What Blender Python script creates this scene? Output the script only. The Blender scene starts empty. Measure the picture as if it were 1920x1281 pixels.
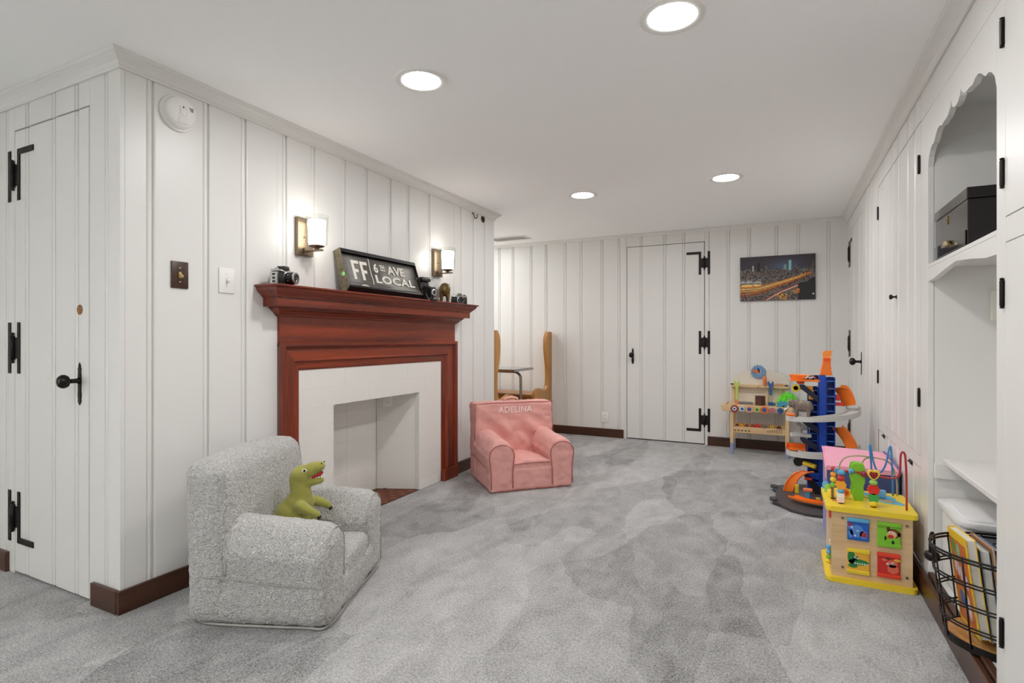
import bpy, bmesh, math, random
from mathutils import Vector, Matrix, Euler, noise
random.seed(7)
SC = bpy.context.scene
COL = SC.collection
PI = math.pi

# ------------------------------------------------------------------ camera, world, exposure
cam = bpy.data.cameras.new('camera')
cam.sensor_fit = 'HORIZONTAL'; cam.sensor_width = 36.0
cam.lens = 36.0 * 1020.0 / 1920.0
cam.shift_y = -5.5 / 1920.0
cam.clip_start = 0.02
camo = bpy.data.objects.new('camera', cam)
camo.location = (0, 0, 1.08)
camo.rotation_euler = (PI / 2, 0, math.radians(26.34))
COL.objects.link(camo)
SC.camera = camo
w = bpy.data.worlds.new('world'); SC.world = w; w.use_nodes = True
w.node_tree.nodes['Background'].inputs[0].default_value = (0.97, 0.99, 1.0, 1)
w.node_tree.nodes['Background'].inputs[1].default_value = 8.0
SC.view_settings.view_transform = 'Standard'
SC.view_settings.look = 'None'
SC.view_settings.gamma = 1.0
SC.view_settings.use_curve_mapping = False
SC.view_settings.exposure = 0.74
try:
    SC.cycles.use_denoising = True
    SC.cycles.max_bounces = 8; SC.cycles.diffuse_bounces = 7; SC.cycles.glossy_bounces = 3; SC.cycles.transparent_max_bounces = 8
    SC.cycles.caustics_reflective = False; SC.cycles.caustics_refractive = False
    SC.cycles.sample_clamp_indirect = 6.0
    SC.cycles.use_adaptive_sampling = True; SC.cycles.adaptive_threshold = 0.05; SC.cycles.adaptive_min_samples = 16
except Exception:
    pass
LAMP_POWER = 92.0          # radiance of the recessed ceiling lamps
SCONCE_POWER = 7.0

# ------------------------------------------------------------------ materials
def lin(c):
    return tuple(((v / 255) / 12.92 if v / 255 <= 0.04045 else ((v / 255 + 0.055) / 1.055) ** 2.4) for v in c) + (1.0,)
MATS = {}
def mat(name, rgb, rough=0.5, metal=0.0, bump=0.0, bscale=200.0, var=0.0, vscale=6.0, coat=0.0, spec=0.5,
        trans=0.0, emit=0.0, sheen=0.0, sub=0.0, stretch=(1, 1, 1)):
    if name in MATS: return MATS[name]
    m = bpy.data.materials.new(name); m.use_nodes = True
    nt = m.node_tree; b = nt.nodes['Principled BSDF']
    c = lin(rgb)
    b.inputs['Base Color'].default_value = c
    b.inputs['Roughness'].default_value = rough
    b.inputs['Metallic'].default_value = metal
    b.inputs['Specular IOR Level'].default_value = spec
    b.inputs['Coat Weight'].default_value = coat
    b.inputs['Coat Roughness'].default_value = 0.12
    b.inputs['Transmission Weight'].default_value = trans
    b.inputs['Sheen Weight'].default_value = sheen
    if emit:
        b.inputs['Emission Color'].default_value = c; b.inputs['Emission Strength'].default_value = emit
    if bump or var:
        tc = nt.nodes.new('ShaderNodeTexCoord'); mp = nt.nodes.new('ShaderNodeMapping')
        mp.inputs['Scale'].default_value = stretch
        nt.links.new(tc.outputs['Object'], mp.inputs[0])
    if bump:
        n = nt.nodes.new('ShaderNodeTexNoise'); n.inputs['Scale'].default_value = bscale; n.inputs['Detail'].default_value = 1.5
        bp = nt.nodes.new('ShaderNodeBump'); bp.inputs['Strength'].default_value = bump; bp.inputs['Distance'].default_value = 0.004
        nt.links.new(mp.outputs[0], n.inputs['Vector']); nt.links.new(n.outputs['Fac'], bp.inputs['Height'])
        nt.links.new(bp.outputs[0], b.inputs['Normal'])
    if var:
        n2 = nt.nodes.new('ShaderNodeTexNoise'); n2.inputs['Scale'].default_value = vscale; n2.inputs['Detail'].default_value = 3
        r = nt.nodes.new('ShaderNodeValToRGB')
        r.color_ramp.elements[0].position = 0.3; r.color_ramp.elements[1].position = 0.7
        r.color_ramp.elements[0].color = tuple(v * (1 - var) for v in c[:3]) + (1,)
        r.color_ramp.elements[1].color = tuple(min(1, v * (1 + var)) for v in c[:3]) + (1,)
        nt.links.new(mp.outputs[0], n2.inputs['Vector']); nt.links.new(n2.outputs['Fac'], r.inputs[0])
        nt.links.new(r.outputs[0], b.inputs['Base Color'])
    MATS[name] = m
    return m

def wood(name, dark, light, axis='x', scale=14.0, rough=0.35, coat=0.25, long=0.08):
    """wood grain running along one local axis"""
    if name in MATS: return MATS[name]
    m = bpy.data.materials.new(name); m.use_nodes = True
    nt = m.node_tree; b = nt.nodes['Principled BSDF']
    b.inputs['Roughness'].default_value = rough; b.inputs['Coat Weight'].default_value = coat; b.inputs['Coat Roughness'].default_value = 0.2
    tc = nt.nodes.new('ShaderNodeTexCoord'); mp = nt.nodes.new('ShaderNodeMapping')
    s = [1, 1, 1]; s['xyz'.index(axis)] = long
    mp.inputs['Scale'].default_value = s
    n = nt.nodes.new('ShaderNodeTexNoise'); n.inputs['Scale'].default_value = scale; n.inputs['Detail'].default_value = 6; n.inputs['Distortion'].default_value = 0.6
    f = nt.nodes.new('ShaderNodeTexNoise'); f.inputs['Scale'].default_value = scale * 14; f.inputs['Detail'].default_value = 3
    mx = nt.nodes.new('ShaderNodeMath'); mx.operation = 'MULTIPLY_ADD'; mx.inputs[1].default_value = 0.3
    sub = nt.nodes.new('ShaderNodeMath'); sub.operation = 'MULTIPLY'; sub.inputs[1].default_value = 0.75
    r = nt.nodes.new('ShaderNodeValToRGB'); r.color_ramp.elements[0].position = 0.32; r.color_ramp.elements[1].position = 0.72
    r.color_ramp.elements[0].color = lin(dark); r.color_ramp.elements[1].color = lin(light)
    L = nt.links.new
    L(tc.outputs['Object'], mp.inputs[0]); L(mp.outputs[0], n.inputs['Vector']); L(mp.outputs[0], f.inputs['Vector'])
    L(n.outputs['Fac'], sub.inputs[0]); L(f.outputs['Fac'], mx.inputs[0]); L(sub.outputs[0], mx.inputs[2]); L(mx.outputs[0], r.inputs[0])
    L(r.outputs[0], b.inputs['Base Color'])
    bp = nt.nodes.new('ShaderNodeBump'); bp.inputs['Strength'].default_value = 0.08; bp.inputs['Distance'].default_value = 0.002
    L(f.outputs['Fac'], bp.inputs['Height']); L(bp.outputs[0], b.inputs['Normal'])
    MATS[name] = m
    return m

def attr_mat(name, rough=0.5, bump=0.0):
    if name in MATS: return MATS[name]
    m = bpy.data.materials.new(name); m.use_nodes = True
    nt = m.node_tree; b = nt.nodes['Principled BSDF']; b.inputs['Roughness'].default_value = rough
    a = nt.nodes.new('ShaderNodeVertexColor'); a.layer_name = 'print'
    nt.links.new(a.outputs['Color'], b.inputs['Base Color'])
    MATS[name] = m
    return m

def carpet_mat():
    m = bpy.data.materials.new('carpet'); m.use_nodes = True
    nt = m.node_tree; b = nt.nodes['Principled BSDF']; L = nt.links.new
    b.inputs['Roughness'].default_value = 0.95; b.inputs['Specular IOR Level'].default_value = 0.1; b.inputs['Sheen Weight'].default_value = 0.25
    tc = nt.nodes.new('ShaderNodeTexCoord')
    def nz(scale, detail, rot, st, dist=0.0):
        mp = nt.nodes.new('ShaderNodeMapping'); mp.inputs['Scale'].default_value = st; mp.inputs['Rotation'].default_value = (0, 0, rot)
        n = nt.nodes.new('ShaderNodeTexNoise'); n.inputs['Scale'].default_value = scale; n.inputs['Detail'].default_value = detail
        n.inputs['Distortion'].default_value = dist
        L(tc.outputs['Object'], mp.inputs[0]); L(mp.outputs[0], n.inputs['Vector'])
        return n.outputs['Fac']
    def mth(op, a, v):
        x = nt.nodes.new('ShaderNodeMath'); x.operation = op
        for i, q in enumerate((a, v)):
            if isinstance(q, (int, float)): x.inputs[i].default_value = q
            else: L(q, x.inputs[i])
        return x.outputs[0]
    def ramp(f, p0, p1):
        r = nt.nodes.new('ShaderNodeMapRange'); r.inputs[1].default_value = p0; r.inputs[2].default_value = p1
        L(f, r.inputs[0]); return r.outputs[0]
    # brushed pile: straight edged wedges of two pile directions left by the vacuum, softened by noise
    def cells(scale, rot, st, lo, hi, seed):
        mp = nt.nodes.new('ShaderNodeMapping'); mp.inputs['Scale'].default_value = st; mp.inputs['Rotation'].default_value = (0, 0, rot); mp.inputs['Location'].default_value = (seed, seed * 0.7, 0)
        n = nt.nodes.new('ShaderNodeTexNoise'); n.inputs['Scale'].default_value = 5; n.inputs['Detail'].default_value = 3
        ad = nt.nodes.new('ShaderNodeMixRGB'); ad.blend_type = 'LINEAR_LIGHT'; ad.inputs[0].default_value = 0.07
        v = nt.nodes.new('ShaderNodeTexVoronoi'); v.inputs['Scale'].default_value = scale; v.feature = 'F1'
        L(tc.outputs['Object'], mp.inputs[0]); L(mp.outputs[0], n.inputs['Vector']); L(mp.outputs[0], ad.inputs[1]); L(n.outputs['Color'], ad.inputs[2]); L(ad.outputs[0], v.inputs['Vector'])
        sp = nt.nodes.new('ShaderNodeSeparateColor'); L(v.outputs['Color'], sp.inputs[0])
        return ramp(sp.outputs[0], lo, hi)
    a = cells(2.1, 0.6, (1.0, 0.5, 1), 0.2, 0.55, 3.1)
    b2 = cells(3.3, -0.5, (1.0, 0.42, 1), 0.15, 0.6, 8.4)
    c = nz(9, 4, 0.3, (1, 0.6, 1), 0.9)
    d = nz(210, 1, 0, (1, 1, 1))
    e = nz(95, 2, 0, (1, 1, 1))
    s = mth('ADD', mth('MULTIPLY', a, 0.15), mth('MULTIPLY', b2, 0.13))
    s = mth('ADD', s, mth('MULTIPLY', ramp(c, 0.32, 0.68), 0.20))
    s = mth('ADD', s, mth('MULTIPLY', ramp(d, 0.38, 0.62), 0.30))
    s = mth('ADD', s, mth('MULTIPLY', ramp(e, 0.35, 0.65), 0.22))
    r = nt.nodes.new('ShaderNodeValToRGB')
    r.color_ramp.elements[0].position = 0.08; r.color_ramp.elements[1].position = 0.95
    r.color_ramp.elements[0].color = lin((86, 86, 85)); r.color_ramp.elements[1].color = lin((208, 208, 207))
    L(s, r.inputs[0]); L(r.outputs[0], b.inputs['Base Color'])
    bp = nt.nodes.new('ShaderNodeBump'); bp.inputs['Strength'].default_value = 0.8; bp.inputs['Distance'].default_value = 0.006
    L(mth('ADD', d, mth('MULTIPLY', e, 1.2)), bp.inputs['Height']); L(bp.outputs[0], b.inputs['Normal'])
    return m

def sherpa_mat():
    m = bpy.data.materials.new('sherpa_fleece'); m.use_nodes = True
    nt = m.node_tree; b = nt.nodes['Principled BSDF']; L = nt.links.new
    b.inputs['Roughness'].default_value = 0.95; b.inputs['Specular IOR Level'].default_value = 0.1; b.inputs['Sheen Weight'].default_value = 0.3
    tc = nt.nodes.new('ShaderNodeTexCoord')
    n = nt.nodes.new('ShaderNodeTexNoise'); n.inputs['Scale'].default_value = 60; n.inputs['Detail'].default_value = 2
    ad = nt.nodes.new('ShaderNodeMixRGB'); ad.blend_type = 'LINEAR_LIGHT'; ad.inputs[0].default_value = 0.012
    v = nt.nodes.new('ShaderNodeTexVoronoi'); v.inputs['Scale'].default_value = 185; v.inputs['Randomness'].default_value = 1.0
    L(tc.outputs['Object'], n.inputs['Vector']); L(tc.outputs['Object'], ad.inputs[1]); L(n.outputs['Color'], ad.inputs[2]); L(ad.outputs[0], v.inputs['Vector'])
    r = nt.nodes.new('ShaderNodeValToRGB'); r.color_ramp.elements[0].position = 0.42; r.color_ramp.elements[1].position = 0.78
    r.color_ramp.elements[0].color = lin((214, 213, 211)); r.color_ramp.elements[1].color = lin((178, 175, 170))  # shade in the crevices between fleece lumps is put into the colour
    L(v.outputs['Distance'], r.inputs[0]); L(r.outputs[0], b.inputs['Base Color'])
    bp = nt.nodes.new('ShaderNodeBump'); bp.invert = True; bp.inputs['Strength'].default_value = 1.0; bp.inputs['Distance'].default_value = 0.006
    L(v.outputs['Distance'], bp.inputs['Height']); L(bp.outputs[0], b.inputs['Normal'])
    return m

PAINT = mat('white_gloss_paint', (228, 227, 224), 0.36, bump=0.05, bscale=40, stretch=(1, 1, 0.1))
CEILP = mat('ceiling_paint', (252, 252, 252), 0.9)
CARPET = carpet_mat()
BASEW = {a: wood('dark_stained_wood_' + a, (44, 22, 12), (92, 54, 32), a, 9, 0.4, 0.2) for a in 'xz'}
MAHO = {a: wood('mahogany_' + a, (62, 17, 7), (150, 58, 24), a, 16, 0.36, 0.2, 0.05) for a in 'xz'}
IRON = mat('black_iron', (38, 34, 31), 0.42, 0.6, bump=0.15, bscale=120)
BLOCKP = mat('painted_block', (230, 228, 223), 0.5, bump=0.25, bscale=60)
BRICK = mat('hearth_brick', (122, 66, 42), 0.6, bump=0.3, bscale=90, var=0.35, vscale=30)
WHITEPL = mat('white_plastic', (236, 235, 231), 0.35)
BRONZE = mat('brushed_bronze', (128, 112, 92), 0.34, 0.85)
BRASS = mat('brass', (196, 158, 88), 0.25, 0.95)
BLACKPL = mat('black_plastic', (24, 24, 26), 0.4)
CHROME = mat('chrome', (200, 200, 198), 0.14, 1.0)
GREYMET = mat('worn_grey_metal', (132, 128, 116), 0.4, 0.7, bump=0.2, bscale=60, var=0.3, vscale=30)
OAK = wood('golden_oak', (150, 96, 38), (205, 150, 78), 'z', 8, 0.4, 0.2)
OAKX = wood('golden_oak_x', (128, 78, 34), (182, 124, 62), 'x', 8, 0.4, 0.2)
BEECH = wood('pale_beech', (206, 170, 122), (232, 204, 160), 'x', 12, 0.5, 0.1)
BEECHZ = wood('pale_beech_z', (206, 170, 122), (232, 204, 160), 'z', 12, 0.5, 0.1)
PINKF = mat('pink_cotton_twill', (222, 164, 156), 0.85, bump=0.25, bscale=420, var=0.05, vscale=9, spec=0.15, sheen=0.15)
PINKP = mat('pink_piping', (170, 104, 100), 0.8, spec=0.15)
SHERPA = sherpa_mat()
SEAM = mat('fleece_seam', (176, 173, 168), 0.95, spec=0.1)
def plain(n, rgb, rough=0.4, **k): return mat(n, rgb, rough, **k)
ORANGE = plain('orange_plastic', (244, 122, 36), 0.35)
BLUEP = plain('blue_plastic', (22, 72, 178), 0.35)
NAVYP = plain('navy_plastic', (26, 32, 58), 0.4)
GREYP = plain('light_grey_plastic', (196, 196, 192), 0.4)
DGREY = plain('dark_grey_plastic', (72, 70, 72), 0.5, bump=0.2, bscale=150)
YELLOW = plain('yellow_paint', (240, 210, 52), 0.4)
GREEN = plain('green_paint', (128, 196, 52), 0.4)
LIME = plain('lime_paint', (190, 212, 108), 0.5)
REDP = plain('red_paint', (206, 50, 44), 0.4)
SKYB = plain('sky_blue_paint', (92, 172, 216), 0.4)
MIDB = plain('mid_blue_paint', (52, 96, 150), 0.45)
SLATE = plain('slate_blue_paint', (142, 154, 182), 0.5)
PEACH = plain('peach_paint', (236, 168, 140), 0.5)
CREAM = plain('cream_board', (226, 220, 206), 0.6, bump=0.05, bscale=120)
WHITEI = plain('white_print', (240, 238, 232), 0.6)
BLACKI = plain('black_print', (30, 28, 30), 0.5)
BROWNI = plain('brown_print', (104, 62, 40), 0.5)

# ------------------------------------------------------------------ mesh helpers
def BM(): return bmesh.new()
def box(bm, x0, x1, y0, y1, z0, z1, bev=0.0, seg=2):
    vs = [bm.verts.new((x, y, z)) for x in (x0, x1) for y in (y0, y1) for z in (z0, z1)]
    fs = [bm.faces.new([vs[i] for i in q]) for q in ((0, 1, 3, 2), (4, 6, 7, 5), (0, 4, 5, 1), (2, 3, 7, 6), (0, 2, 6, 4), (1, 5, 7, 3))]
    if bev:
        es = list({e for f in fs for e in f.edges})
        bmesh.ops.bevel(bm, geom=es, offset=bev, segments=seg, affect='EDGES', profile=0.5)
    return bm
def bbox(*a, **k): return box(BM(), *a, **k)
def _map(axis, u, v, a):
    return (a, u, v) if axis == 'x' else ((u, a, v) if axis == 'y' else (u, v, a))
def prism(bm, pts, axis, a0, a1, bev=0.0):
    A = [bm.verts.new(_map(axis, u, v, a0)) for u, v in pts]
    B = [bm.verts.new(_map(axis, u, v, a1)) for u, v in pts]
    n = len(pts)
    f1 = bm.faces.new(A); f2 = bm.faces.new(B[::-1])
    for i in range(n): bm.faces.new((A[i], B[i], B[(i + 1) % n], A[(i + 1) % n]))
    if bev:
        bmesh.ops.bevel(bm, geom=list(f1.edges) + list(f2.edges), offset=bev, segments=2, affect='EDGES', profile=0.5)
    return bm
def lathe(bm, prof, c=(0, 0, 0), axis='z', seg=24, M=None):
    """prof: (radius, height) pairs"""
    rings = []
    for r, h in prof:
        ring = []
        for i in range(seg):
            a = 2 * PI * i / seg
            p = Vector(_map(axis, r * math.cos(a), r * math.sin(a), h))
            if M is not None: p = M @ p
            ring.append(bm.verts.new(p + Vector(c)))
        rings.append(ring)
    for k in range(len(rings) - 1):
        for i in range(seg):
            j = (i + 1) % seg
            bm.faces.new((rings[k][i], rings[k][j], rings[k + 1][j], rings[k + 1][i]))
    if prof[0][0] > 1e-4: bm.faces.new(rings[0][::-1])
    if prof[-1][0] > 1e-4: bm.faces.new(rings[-1])
    return bm
def cyl(bm, c, r, h0, h1, axis='z', seg=20): return lathe(bm, [(r, h0), (r, h1)], c, axis, seg)
def ball(bm, c, r, seg=20, rings=12, R=None):
    rx, ry, rz = (r, r, r) if isinstance(r, (int, float)) else r
    M = Matrix.Translation(c) @ (R.to_4x4() if R is not None else Matrix()) @ Matrix.Diagonal((rx, ry, rz, 1))
    bmesh.ops.create_uvsphere(bm, u_segments=seg, v_segments=rings, radius=1.0, matrix=M)
    return bm
def smooth_path(pts, n=8, closed=False):
    P = [Vector(p) for p in pts]; out = []
    m = len(P)
    rng = range(m if closed else m - 1)
    for i in rng:
        p0 = P[(i - 1) % m] if (closed or i > 0) else P[0] * 2 - P[1]
        p1 = P[i]; p2 = P[(i + 1) % m]
        p3 = P[(i + 2) % m] if (closed or i + 2 < m) else P[-1] * 2 - P[-2]
        for k in range(n):
            t = k / n
            out.append(0.5 * ((2 * p1) + (p2 - p0) * t + (2 * p0 - 5 * p1 + 4 * p2 - p3) * t * t + (3 * p1 - p0 - 3 * p2 + p3) * t ** 3))
    if not closed: out.append(P[-1].copy())
    return out
def tube(bm, pts, r, seg=8, closed=False, flat=None):
    """round tube (or elliptical with flat=(r1, r2)) through the points"""
    P = [Vector(p) for p in pts]; n = len(P); rings = []
    up = Vector((0, 0, 1)); prev = None
    for i, p in enumerate(P):
        a = P[(i - 1) % n] if (closed or i > 0) else p
        b = P[(i + 1) % n] if (closed or i < n - 1) else p
        t = (b - a)
        t = t.normalized() if t.length > 1e-9 else Vector((0, 0, 1))
        if prev is None:
            s = t.cross(up)
            if s.length < 1e-3: s = t.cross(Vector((0, 1, 0)))
        else:
            s = prev - t * prev.dot(t)
            if s.length < 1e-6: s = t.cross(up)
        s.normalize(); q = s.cross(t).normalized(); prev = s
        rr = r[i] if isinstance(r, (list, tuple)) else r
        r1, r2 = flat if flat else (rr, rr)
        rings.append([bm.verts.new(p + s * (r1 * math.cos(2 * PI * k / seg)) + q * (r2 * math.sin(2 * PI * k / seg))) for k in range(seg)])
    for i in range(n if closed else n - 1):
        A = rings[i]; B = rings[(i + 1) % n]
        for k in range(seg):
            j = (k + 1) % seg
            bm.faces.new((A[k], A[j], B[j], B[k]))
    if not closed:
        bm.faces.new(rings[0][::-1]); bm.faces.new(rings[-1])
    return bm
def ribbon(bm, pts, sides, w, t):
    """flat strip with thickness: pts centre line, sides unit side vectors"""
    n = len(pts); R = []
    for p, s in zip(pts, sides):
        p = Vector(p); s = Vector(s)
        R.append([bm.verts.new(p + s * w / 2), bm.verts.new(p - s * w / 2), bm.verts.new(p - s * w / 2 - Vector((0, 0, t))), bm.verts.new(p + s * w / 2 - Vector((0, 0, t)))])
    for i in range(n - 1):
        for k in range(4):
            j = (k + 1) % 4
            bm.faces.new((R[i][k], R[i][j], R[i + 1][j], R[i + 1][k]))
    bm.faces.new(R[0][::-1]); bm.faces.new(R[-1])
    return bm
def soft_box(hx, hy, z0, z1, r, step, deform=None, disp=None):
    """cushion: rounded box centred in x and y, gridded at step, then deformed"""
    hz = (z1 - z0) / 2; cz = (z0 + z1) / 2; H = (hx, hy, hz)
    N = [max(4, int(round(2 * h / step))) for h in H]
    bm = BM(); cache = {}
    def vert(i, j, k):
        key = (i, j, k)
        if key in cache: return cache[key]
        p = [-H[a] + 2 * H[a] * q / N[a] for a, q in enumerate(key)]
        c = [max(-H[a] + r, min(H[a] - r, p[a])) for a in range(3)]
        d = Vector([p[a] - c[a] for a in range(3)])
        if d.length > 1e-9:
            d = d.normalized() * r
        q = Vector(c) + d
        q.z += cz
        v = bm.verts.new(q); cache[key] = v
        return v
    for a in range(3):
        b, c = (a + 1) % 3, (a + 2) % 3
        for side in (0, N[a]):
            for i in range(N[b]):
                for j in range(N[c]):
                    q = []
                    for (u, v) in ((i, j), (i + 1, j), (i + 1, j + 1), (i, j + 1)):
                        key = [0, 0, 0]; key[a] = side; key[b] = u; key[c] = v
                        q.append(vert(*key))
                    bm.faces.new(q if side else q[::-1])
    if deform:
        for v in bm.verts: v.co = Vector(deform(v.co))
    if disp:
        bm.normal_update()
        new = [(v, v.co + v.normal * disp(v.co, v.normal)) for v in bm.verts]
        for v, c in new: v.co = c
    return bm

def obj(name, bm, m, parent=None, smooth=False, loc=None, rot=None, kind=None):
    me = bpy.data.meshes.new(name)
    bmesh.ops.recalc_face_normals(bm, faces=bm.faces[:])
    bm.to_mesh(me); bm.free()
    if smooth:
        me.polygons.foreach_set('use_smooth', [True] * len(me.polygons))
        if smooth == 'auto':
            try: me.set_sharp_from_angle(angle=math.radians(38))
            except Exception: pass
    for x in (m if isinstance(m, (list, tuple)) else [m]): me.materials.append(x)
    o = bpy.data.objects.new(name, me); COL.objects.link(o)
    if parent is not None: o.parent = parent
    if loc is not None: o.location = loc
    if rot is not None: o.rotation_euler = rot
    if kind: o['kind'] = kind
    return o
def tag(o, label, cat, group=None, kind=None):
    o['label'] = label; o['category'] = cat
    if group: o['group'] = group
    if kind: o['kind'] = kind
    return o
def thing(name, label, cat, loc=(0, 0, 0), rotz=0.0, group=None, rot=None):
    o = bpy.data.objects.new(name, None); COL.objects.link(o)
    o.empty_display_size = 0.05
    o.location = loc; o.rotation_euler = rot if rot else (0, 0, rotz)
    return tag(o, label, cat, group)
def struct(name, bm, m, label, cat, loc=(0, 0, 0), rotz=0.0):
    o = obj(name, bm, m, None, False, loc, (0, 0, rotz))
    return tag(o, label, cat, None, 'structure')
def dup(root, loc, rotz=None, label=None):
    r = root.copy(); COL.objects.link(r); r.location = loc
    if rotz is not None: r.rotation_euler = (0, 0, rotz)
    if label: r['label'] = label
    for ch in list(root.children):
        c = ch.copy(); COL.objects.link(c); c.parent = r
        for g in ch.children:
            d = g.copy(); COL.objects.link(d); d.parent = c
    return r
def copy_part(src, parent, loc):
    c = src.copy(); COL.objects.link(c); c.parent = parent; c.location = loc
    return c
def fused(name, bm, m, parent=None, voxel=0.006, it=6, smooth=True):
    """one continuous skin over overlapping lumps"""
    o = obj(name, bm, m, parent)
    md = o.modifiers.new('r', 'REMESH'); md.mode = 'VOXEL'; md.voxel_size = voxel
    sm = o.modifiers.new('s', 'SMOOTH'); sm.iterations = it; sm.factor = 0.5
    dg = bpy.context.evaluated_depsgraph_get()
    me = bpy.data.meshes.new_from_object(o.evaluated_get(dg))
    o.modifiers.clear(); old = o.data; o.data = me; bpy.data.meshes.remove(old)
    me.name = name
    if not me.materials: me.materials.append(m)
    me.polygons.foreach_set('use_smooth', [True] * len(me.polygons))
    return o
def capsule(bm, a, b, ra, rb, n=6, seg=14):
    a = Vector(a); b = Vector(b)
    for i in range(n + 1):
        t = i / n
        ball(bm, a.lerp(b, t), ra + (rb - ra) * t, seg, 8)
    return bm
def text(name, body, size, m, parent, M, ext=0.0006, bold=0.0, align='LEFT', space=1.0, sx=1.0):
    cu = bpy.data.curves.new(name, 'FONT'); cu.body = body; cu.size = size; cu.extrude = ext; cu.offset = bold
    cu.align_x = align; cu.space_character = space; cu.resolution_u = 3
    t = bpy.data.objects.new(name + '_curve', cu); COL.objects.link(t)
    dg = bpy.context.evaluated_depsgraph_get()
    me = bpy.data.meshes.new_from_object(t.evaluated_get(dg)); me.name = name
    bpy.data.objects.remove(t); bpy.data.curves.remove(cu)
    for v in me.vertices: v.co.x *= sx
    me.materials.clear(); me.materials.append(m)
    o = bpy.data.objects.new(name, me); COL.objects.link(o); o.parent = parent
    o.matrix_local = M
    return o
def frame(origin, xdir, ydir):
    """matrix whose local x runs along xdir and local y along ydir"""
    x = Vector(xdir).normalized(); y = Vector(ydir).normalized(); z = x.cross(y)
    M = Matrix((x, y, z)).transposed().to_4x4(); M.translation = Vector(origin)
    return M
def ellipse(cx, cy, rx, ry, n=20, a0=0.0):
    return [(cx + rx * math.cos(a0 + 2 * PI * i / n), cy + ry * math.sin(a0 + 2 * PI * i / n)) for i in range(n)]
def gear_pts(cx, cy, r, teeth, depth):
    out = []
    for i in range(teeth * 4):
        a = 2 * PI * i / (teeth * 4)
        rr = r if i % 4 in (0, 1) else r - depth
        out.append((cx + rr * math.cos(a), cy + rr * math.sin(a)))
    return out

# ================================================================== THE ROOM
H = 2.2
XL, XR, YB, YN = -2.325, 0.545, 5.82, 1.23
def plank(parent, x0, x1, z0, z1, el=1, er=1, m=None):
    """vertical board with a moulded edge: a groove on the left, a bead on the right; front face at local y = 0"""
    t = 0.018
    p = [(x0, t)]
    p += [(x0, 0.011), (x0 + 0.003, 0.011), (x0 + 0.005, 0.0015), (x0 + 0.010, 0.0)] if el else [(x0, 0.0)]
    p += [(x1 - 0.028, 0.0), (x1 - 0.024, 0.007), (x1 - 0.019, 0.0015), (x1 - 0.013, 0.0), (x1 - 0.006, 0.002), (x1 - 0.003, 0.011), (x1, 0.011)] if er else [(x1, 0.0)]
    p += [(x1, t)]
    return obj('plank', prism(BM(), p, 'z', z0, z1), m or PAINT, parent)
def planks(parent, xs, z0, z1, el0=1, er1=1):
    for i in range(len(xs) - 1):
        plank(parent, xs[i], xs[i + 1], z0, z1, 1 if i else el0, 1 if i < len(xs) - 2 else er1)
def board(parent, x0, x1, z0, z1, y0=0.0, y1=0.018, name='board', bev=0.001, m=None):
    return obj(name, bbox(x0, x1, y0, y1, z0, z1, bev=bev, seg=1), m or PAINT, parent)

struct('floor', bbox(-4.7, 0.95, -2.7, 6.0, -0.1, 0.0), CARPET, 'grey cut pile carpet covering the whole floor', 'carpet')
struct('ceiling', bbox(-4.7, 0.95, -2.7, 6.0, H, H + 0.1), CEILP, 'smooth flat white ceiling with recessed lamps', 'ceiling')

# --- wall with the fireplace: faces +X, local x = world Y
wl = BM()
for (a, b_, z0, z1) in ((YN + 0.03, 2.345, 0, H), (3.195, 4.33, 0, H), (2.345, 3.195, 0.72, H)):
    box(wl, a, b_, 0.03, 0.12, z0, z1)
wall_left = struct('wall_left', wl, PAINT, 'white painted vertical board wall behind the red wood fireplace mantel', 'wall', (XL, 0, 0), PI / 2)
S = [YN + 0.0185, 1.356, 1.598, 1.79, 1.9725]
for i in range(len(S) - 1): plank(wall_left, S[i], S[i + 1], 0, H, 1 if i else 0, 1 if i < len(S) - 2 else 0)
S = [1.9735, 2.031, 2.224, 2.463, 2.654, 2.883, 3.079, 3.33, 3.66]
for i in range(len(S) - 1): plank(wall_left, S[i], S[i + 1], 1.06, H, 1 if i else 0, 1 if i < len(S) - 2 else 0)
S = [3.662, 3.77, 3.966, 4.16, 4.33]
for i in range(len(S) - 1): plank(wall_left, S[i], S[i + 1], 0, H, 1 if i else 0, 1 if i < len(S) - 2 else 0)
o = obj('knot_plug', lathe(BM(), [(0.030, -0.004), (0.030, -0.001), (0.024, 0.0), (0.022, 0.006)], (4.122, 0.0, 2.118), 'y', 24), mat('dark_hole', (52, 24, 14), 0.6), wall_left, 'auto')

# --- short wall with the closet door at the left: faces -Y, local x = world X
wn = BM()
for (a, b_, z0, z1) in ((-4.6, -3.17, 0, H), (-2.537, XL - 0.02, 0, H), (-3.17, -2.537, 2.04, H)):
    box(wn, a, b_, 0.03, 0.12, z0, z1)
box(wn, -3.17, -2.537, 0.09, 0.12, 0, 2.04)
wall_near = struct('wall_near', wn, PAINT, 'white board wall with a closet door left of the fireplace wall corner', 'wall', (0, YN, 0))
planks(wall_near, [-4.6, -4.36, -4.13, -3.92, -3.68, -3.45, -3.2225], 0, H, 0, 1)
board(wall_near, -3.2225, -3.168, 0, H, name='plank')
plank(wall_near, -2.539, -2.406, 0, H, 0, 1)
board(wall_near, -2.406, XL, 0, H, name='plank')
planks(wall_near, [-3.167, -3.042, -2.812, -2.629, -2.540], 2.038, H, 0, 0)

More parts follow.
